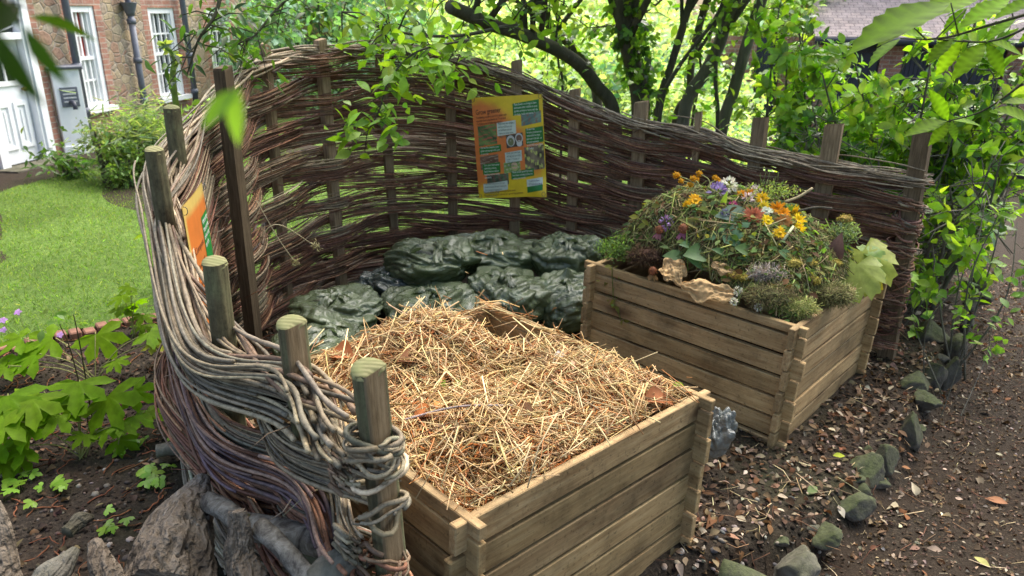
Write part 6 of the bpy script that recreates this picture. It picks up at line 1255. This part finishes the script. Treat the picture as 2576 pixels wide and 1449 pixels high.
def drift(lab, path, radii, seed, nm='driftwood_stump', sq=1., fl=.2, hol=None, mat='drift'):
    P = [atY(u, v, Y) for u, v, Y in path]; C_ = catmull(P, 34); rr = np.interp(np.linspace(0, 1, len(C_)), np.linspace(0, 1, len(radii)), radii); mb = MB(); sd = 110
    def f(s, a): q = np.stack([np.cos(a)*1.2+0*s, np.sin(a)*1.2+0*s, s*2.2+0*a], -1).reshape(-1, 3); sh = (s+a).shape; return 1+fl*snoise(q, 1.7, seed, 4).reshape(sh)+.05*np.sin(5*a+1.5*s+seed)-.16*np.exp(-np.abs(snoise(q, 5., seed+1, 4)).reshape(sh)/.09)-.045*np.abs(np.sin(11*a+2.5*snoise(q, 3., seed+2, 3).reshape(sh)))+.03*snoise(q, 26., seed+5, 4).reshape(sh)
    tube(mb, C_, rr, sd, flute=lambda s, a: f(s, a), ref=(.3, .9, .2)); return tag(mb.build(nm, M[mat], origin=P[0]), lab, 'driftwood', 'weathered root wood heaped at the lower left')
drift('big gnarled grey brown root stump at the bottom left of the fence', ((400, 1490, 1.76), (425, 1400, 1.86), (455, 1320, 1.96), (490, 1250, 2.06), (514, 1196, 2.12)), (.145, .135, .11, .062, .02), 3, fl=.26)
drift('pale knobbly stub standing right of the big root stump', ((625, 1470, 1.62), (600, 1400, 1.66), (600, 1345, 1.68), (598, 1285, 1.70)), (0.053, 0.040, 0.030, 0.022), 15, fl=.3)
drift('tan split root piece left of the big stump', ((285, 1500, 1.66), (265, 1450, 1.70), (248, 1405, 1.74), (236, 1362, 1.78)), (.05, .042, .032, .016), 21, fl=.25)
drift('dark grey flat root plate leaning left of the tan piece', ((90, 1500, 1.70), (130, 1455, 1.74), (165, 1415, 1.78), (192, 1380, 1.82)), (.05, .046, .03, .012), 27, fl=.2, mat='bark_pale')
drift('pale root fang rising at the bottom left corner', ((20, 1500, 1.5), (12, 1400, 1.55), (5, 1320, 1.58), (-8, 1262, 1.6)), (0.043, 0.034, 0.022, 0.009), 33, fl=.2)
drift('shaggy dark root fragment behind the flat plate', ((165, 1340, 1.9), (200, 1310, 1.95), (235, 1300, 1.98)), (0.025, 0.028, 0.012), 39, fl=.4, mat='bark')
def log(lab, path, r, mat='birch', endmat=True, grp='birch logs by the fence foot'):
    P = [atY(u, v, Y) for u, v, Y in path]; C_ = catmull(P, 8); mb = MB(); t = thing('birch_log', lab, 'log', P[0], grp); tube(mb, C_, r, 16, flute=lambda s, a: 1+.06*np.sin(3*a+8*s)+.04*np.sin(7*a-5*s)); o = mb.build('bark', M[mat], t)
    d = unit(C_[-1]-C_[-2]); mb = MB(); tube(mb, [C_[-1]-d*.002, C_[-1]+d*.003], r*.93, 16); mb.build('cut_end', M['sawn'], t)
log('thick pale birch log lying across the fence foot', ((600, 1320, 1.88), (720, 1345, 1.80), (820, 1365, 1.72), (893, 1392, 1.66)), .042)
log('thin birch log slanting down to the bottom edge', ((655, 1325, 1.72), (720, 1390, 1.62), (790, 1470, 1.52)), .026)
log('short dark birch length behind the knobbly stub', ((525, 1262, 1.98), (575, 1290, 1.9), (610, 1315, 1.84)), .032)
log('stubby broken branch at the bottom beside the first fence post', ((800, 1470, 1.52), (850, 1425, 1.55), (900, 1400, 1.6)), .045, 'bark_pale')
log('dark stick lying under the thick birch log', ((690, 1360, 1.85), (780, 1395, 1.74), (840, 1430, 1.66)), .02, 'bark')
log('grey stick on the soil left of the low pale rods', ((395, 1135, 2.9), (440, 1128, 2.92), (478, 1132, 2.94)), .03, 'bark_pale', grp=None)
# ================================================================== litter
def gpts(n, uv0, uv1, z=0., f=None):
    out = []; 
    while len(out) < n:
        u, v = rng.uniform(uv0[0], uv1[0], 4*n), rng.uniform(uv0[1], uv1[1], 4*n)
        for a, b in zip(u, v):
            p = onz(a, b, z)
            if f is None or f(p): out.append(p)
            if len(out) >= n: break
    P = np.array(out); P[:, 2] = gz(P[:, 0], P[:, 1]); return P
def in_bin(p, T, m=.03):
    q = (p-T[1])@np.array(T[0]); return -m < q[0] < BW+m and -m < q[1] < BD+m
free = lambda p: not in_bin(p, T1) and not in_bin(p, T2)
def area(n, x0, x1, y0, y1, f):
    P = np.stack([rng.uniform(x0, x1, n), rng.uniform(y0, y1, n)], 1); d = edge_d(P[:, 0], P[:, 1]); k_ = f(P, d); P = P[k_]; P = P[[free(np.array([*p, .3])) for p in P]]; return np.concatenate([P, gz(P[:, 0], P[:, 1])[:, None]], 1)
BRN = [(.12, .078, .042), (.19, .13, .08), (.07, .043, .025), (.26, .195, .135), (.14, .065, .028), (.33, .265, .195), (.09, .06, .036)]
def litter(P, name, lab, lo, hi, cols, tpl=L_CURL, mat='dry'):
    n = len(P); d = rdir(n)*np.array([1, 1, .25]); nr = rdir(n)*.55+np.array([0, 0, 1]); mb = MB(); h = n//2
    inst(mb, tpl, P[:h]+np.array([0, 0, .012]), frames(d[:h], nr[:h]), rng.uniform(lo, hi, h), pick(cols, h, .3, .06)); inst(mb, L_OVAL, P[h:]+np.array([0, 0, .012]), frames(d[h:], nr[h:]), rng.uniform(lo, hi, n-h), pick(cols, n-h, .3, .06)); return tag(mb.build(name, M[mat]), lab, 'leaf litter', kind='stuff')
P = area(7000, .5, 4.2, .8, 7, lambda P, d: (np.exp(-(np.maximum(d-.22, -d*.7-.1)/.26).clip(0)**1.3)*.55+.07 > rng.random(len(P))) & (d > -1.1))
litter(P, 'leaf_litter', 'dry curled brown leaves drifted along the stone edging and path', .018, .06, BRN)
P = area(42000, .4, 4.5, .8, 7.5, lambda P, d: d > .05); litter(P, 'path_chips', 'small chips and leaf fragments over the path', .007, .026, BRN[:3]+[(.05, .03, .02), (.075, .05, .034), (.10, .066, .045), (.20, .165, .13)])
P = area(2600, -.2, 2.6, .7, 4.6, lambda P, d: (d < .05) & (P[:, 0] > .25)); P = np.concatenate([P, area(4200, -.2, 2.6, .7, 4.6, lambda P, d: (d < .05) & (d > -1.2) & (P[:, 0] > .25))]); litter(P, 'bank_litter', 'leaf bits scattered on the soil between bins and path', .015, .05, BRN)
P = area(2600, -3.6, -.3, .9, 5.2, lambda P, d: (P[:, 0] < -.35) & (((P-LE0)@LEN_) < -.03)); litter(P, 'bed_litter', 'dead leaf bits on the soil of the left bed', .015, .05, BRN[:3]+[(.08, .05, .035)])
def twigs(P, name, lab, cols, l0, l1, r0, r1, flat=.12):
    n = len(P); d = rdir(n)*np.array([1, 1, flat]); mb = MB(); stalks(mb, P+np.array([0, 0, .012]), d, l0+(l1-l0)*rng.random(n)**2, rng.uniform(r0, r1, n), pick(cols, n, .3), .08); return tag(mb.build(name, M['litter']), lab, 'twig litter', kind='stuff')
P = area(2600, .2, 4.2, .7, 6, lambda P, d: d > -2); twigs(P, 'twig_litter', 'fine twigs and straw bits strewn over bank and path', [(.16, .08, .045), (.10, .05, .03), (.48, .38, .22), (.2, .12, .07)], .02, .16, .0009, .0022)
P = area(200, .3, 1.6, .9, 3., lambda P, d: d < .1); twigs(P, 'loose_straw', 'pale straw stalks dropped on the soil between the bins', [(.52, .42, .24), (.42, .32, .17)], .05, .17, .0014, .0024)
P = area(850, -3.4, -.4, 1., 5., lambda P, d: (P[:, 0] < -.45) & (((P-LE0)@LEN_) < -.03)); mb = MB()
for p in P:
    a = rng.uniform(0, 6.28); pts = [p+np.array([0, 0, .008])]
    for q in range(9): a += rng.normal(0, .4); pts.append(pts[-1]+np.array([math.cos(a), math.sin(a), 0])*rng.uniform(.008, .024)+np.array([0, 0, rng.normal(0, .003)]))
    r = np.tile([.0036, .0022], 5)*rng.uniform(.6, 1.2); tube(mb, np.array(pts), r, 5, vary((.16, .062, .03), 1, .3)[0])
tag(mb.build('conifer_twigs', M['litter']), 'curly rust brown conifer twigs on the soil of the left bed', 'twig litter', kind='stuff')
P = area(5200, .3, 2.3, .7, 3.4, lambda P, d: (d < .1) & (np.exp(-((P[:, 0]-.95)/.42)**2-((P[:, 1]-1.75)/.55)**2) > rng.random(len(P))*.95)); n = len(P); mb = MB(); R = frames(rdir(n)*np.array([1, 1, .3]), rdir(n)*.5+np.array([0, 0, 1])); inst(mb, (ICO1[0], [ICO1[1]]), P+np.array([0, 0, .004]), R, np.stack([rng.uniform(.006, .016, n), rng.uniform(.008, .02, n), rng.uniform(.004, .010, n)], 1), pick([(.17, .15, .13), (.24, .21, .18), (.10, .095, .09), (.20, .16, .12), (.30, .27, .23)], n, .2)); tag(mb.build('pebbles', M['stone_bit']), 'rounded gravel pebbles on the soil before the bins', 'gravel', kind='stuff')
P = area(420, -3., -.4, 1., 3.5, lambda P, d: (P[:, 0] < -.45) & (((P-LE0)@LEN_) < -.03)); n = len(P); mb = MB(); inst(mb, (ICO1[0], [ICO1[1]]), P, frames(rdir(n)*np.array([1, 1, .3]), rdir(n)*.5+np.array([0, 0, 1])), np.stack([rng.uniform(.006, .02, n)]*2+[rng.uniform(.004, .013, n)], 1), pick([(.12, .10, .08), (.2, .17, .14), (.05, .04, .03)], n, .25)); tag(mb.build('bed_pebbles', M['stone_bit']), 'small stones and crumbs on the soil of the left bed', 'gravel', kind='stuff')
P = np.concatenate([area(9000, .2, 2.6, .7, 4.6, lambda P, d: d < .06), area(15000, -3.6, -.3, .9, 5.2, lambda P, d: (P[:, 0] < -.35) & (((P-LE0)@LEN_) < -.03))]); n = len(P); mb = MB(); s_ = rng.uniform(.003, .013, n)**1.
inst(mb, (ICO1[0], [ICO1[1]]), P, frames(rdir(n), rdir(n)), np.stack([s_, s_*rng.uniform(.6, 1.2, n), s_*rng.uniform(.5, .9, n)], 1), pick([(.03, .022, .016), (.05, .037, .027), (.08, .06, .045), (.02, .015, .011)], n, .25)); tag(mb.build('soil_crumbs', M['soil_bit']), 'crumbs and clods of dark soil on the beds and bank', 'soil', kind='stuff')
for q, (u, v, s, c, lab) in enumerate(((2098, 1130, .06, (.30, .34, .03), 'single yellow green leaf on the bank left of the rounded stone'), (2420, 705, .08, (.45, .20, .05), 'orange fallen leaf at the far end of the edging'), (2840*.8944, 1400*.8944, .09, (.30, .14, .07), 'rust brown curled leaf on the open path'), (2150*.8944+120, 1290, .08, (.12, .16, .06), 'dull green fallen leaf beside the broken slab'), (2450, 1565*.8944, .07, (.32, .30, .10), 'olive fallen leaf near the bottom of the path'))):
    p = onz(u, v, -.15 if q != 0 else 0.); p[2] = float(gz(p[0], p[1]))+.02; an = q*1.3; leaf_thing('fallen_leaf', lab, 'leaf', 0, L_OVAL, p, (math.cos(an), math.sin(an), .1), (.1, -.3, 1), s, c, M['dry'], 'single leaves on the ground')
# dried stems caught on the wattle inside
for q, (pts, lab) in enumerate((([(645, 505, 4.1), (700, 600, 4.1), (742, 660, 4.15)], 'thin pale dry flower stem caught on the wattle at the back left'), ([(650, 600, 4.0), (700, 565, 4.05), (795, 620, 4.2)], 'second bowed dry stem caught low on the wattle'))):
    P = [atY(*a) for a in pts]; mb = MB(); tube(mb, catmull(P, 7), .0028, 5, (.42, .35, .2)); n = 40; stalks(mb, P[-1]+rng.normal(0, .012, (n, 3)), rdir(n), np.full(n, .02), np.full(n, .002), vary((.38, .32, .14), n)); tag(mb.build('dry_stem', M['straw'], origin=P[0]), lab, 'dry stem', 'dry stems caught on the wattle')
# ================================================================== light
w = bpy.data.worlds.new('World'); scene.world = w; w.use_nodes = True; nt = w.node_tree; bg = nt.nodes['Background']; sky = nt.nodes.new('ShaderNodeTexSky'); sky.sky_type = 'NISHITA'; sky.sun_disc = False
SUN_EL, SUN_AZ = 58., 30.      # degrees above the horizon; bearing from straight ahead (+Y), positive to the right
sky.sun_elevation = D2R(SUN_EL); sky.sun_rotation = D2R(SUN_AZ); sky.air_density = 1.; sky.dust_density = 3.5; sky.ozone_density = .6
nt.links.new(sky.outputs[0], bg.inputs[0]); bg.inputs[1].default_value = .15
ld = bpy.data.lights.new('sun', 'SUN'); ld.energy = 3.6; ld.angle = D2R(65); ld.color = (1., .95, .87); lo = bpy.data.objects.new('sun', ld); COL.objects.link(lo)
a, e = D2R(SUN_AZ), D2R(SUN_EL); sd = Vector((math.sin(a)*math.cos(e), math.cos(a)*math.cos(e), math.sin(e))); lo.rotation_euler = (-sd).to_track_quat('-Z', 'Y').to_euler(); lo.location = sd*30
scene.view_settings.view_transform = 'Standard'; scene.view_settings.look = 'None'; scene.view_settings.exposure = 1.42; scene.view_settings.gamma = 1.
scene.cycles.max_bounces = 10; scene.cycles.diffuse_bounces = 4; scene.cycles.transmission_bounces = 4; scene.cycles.use_denoising = True
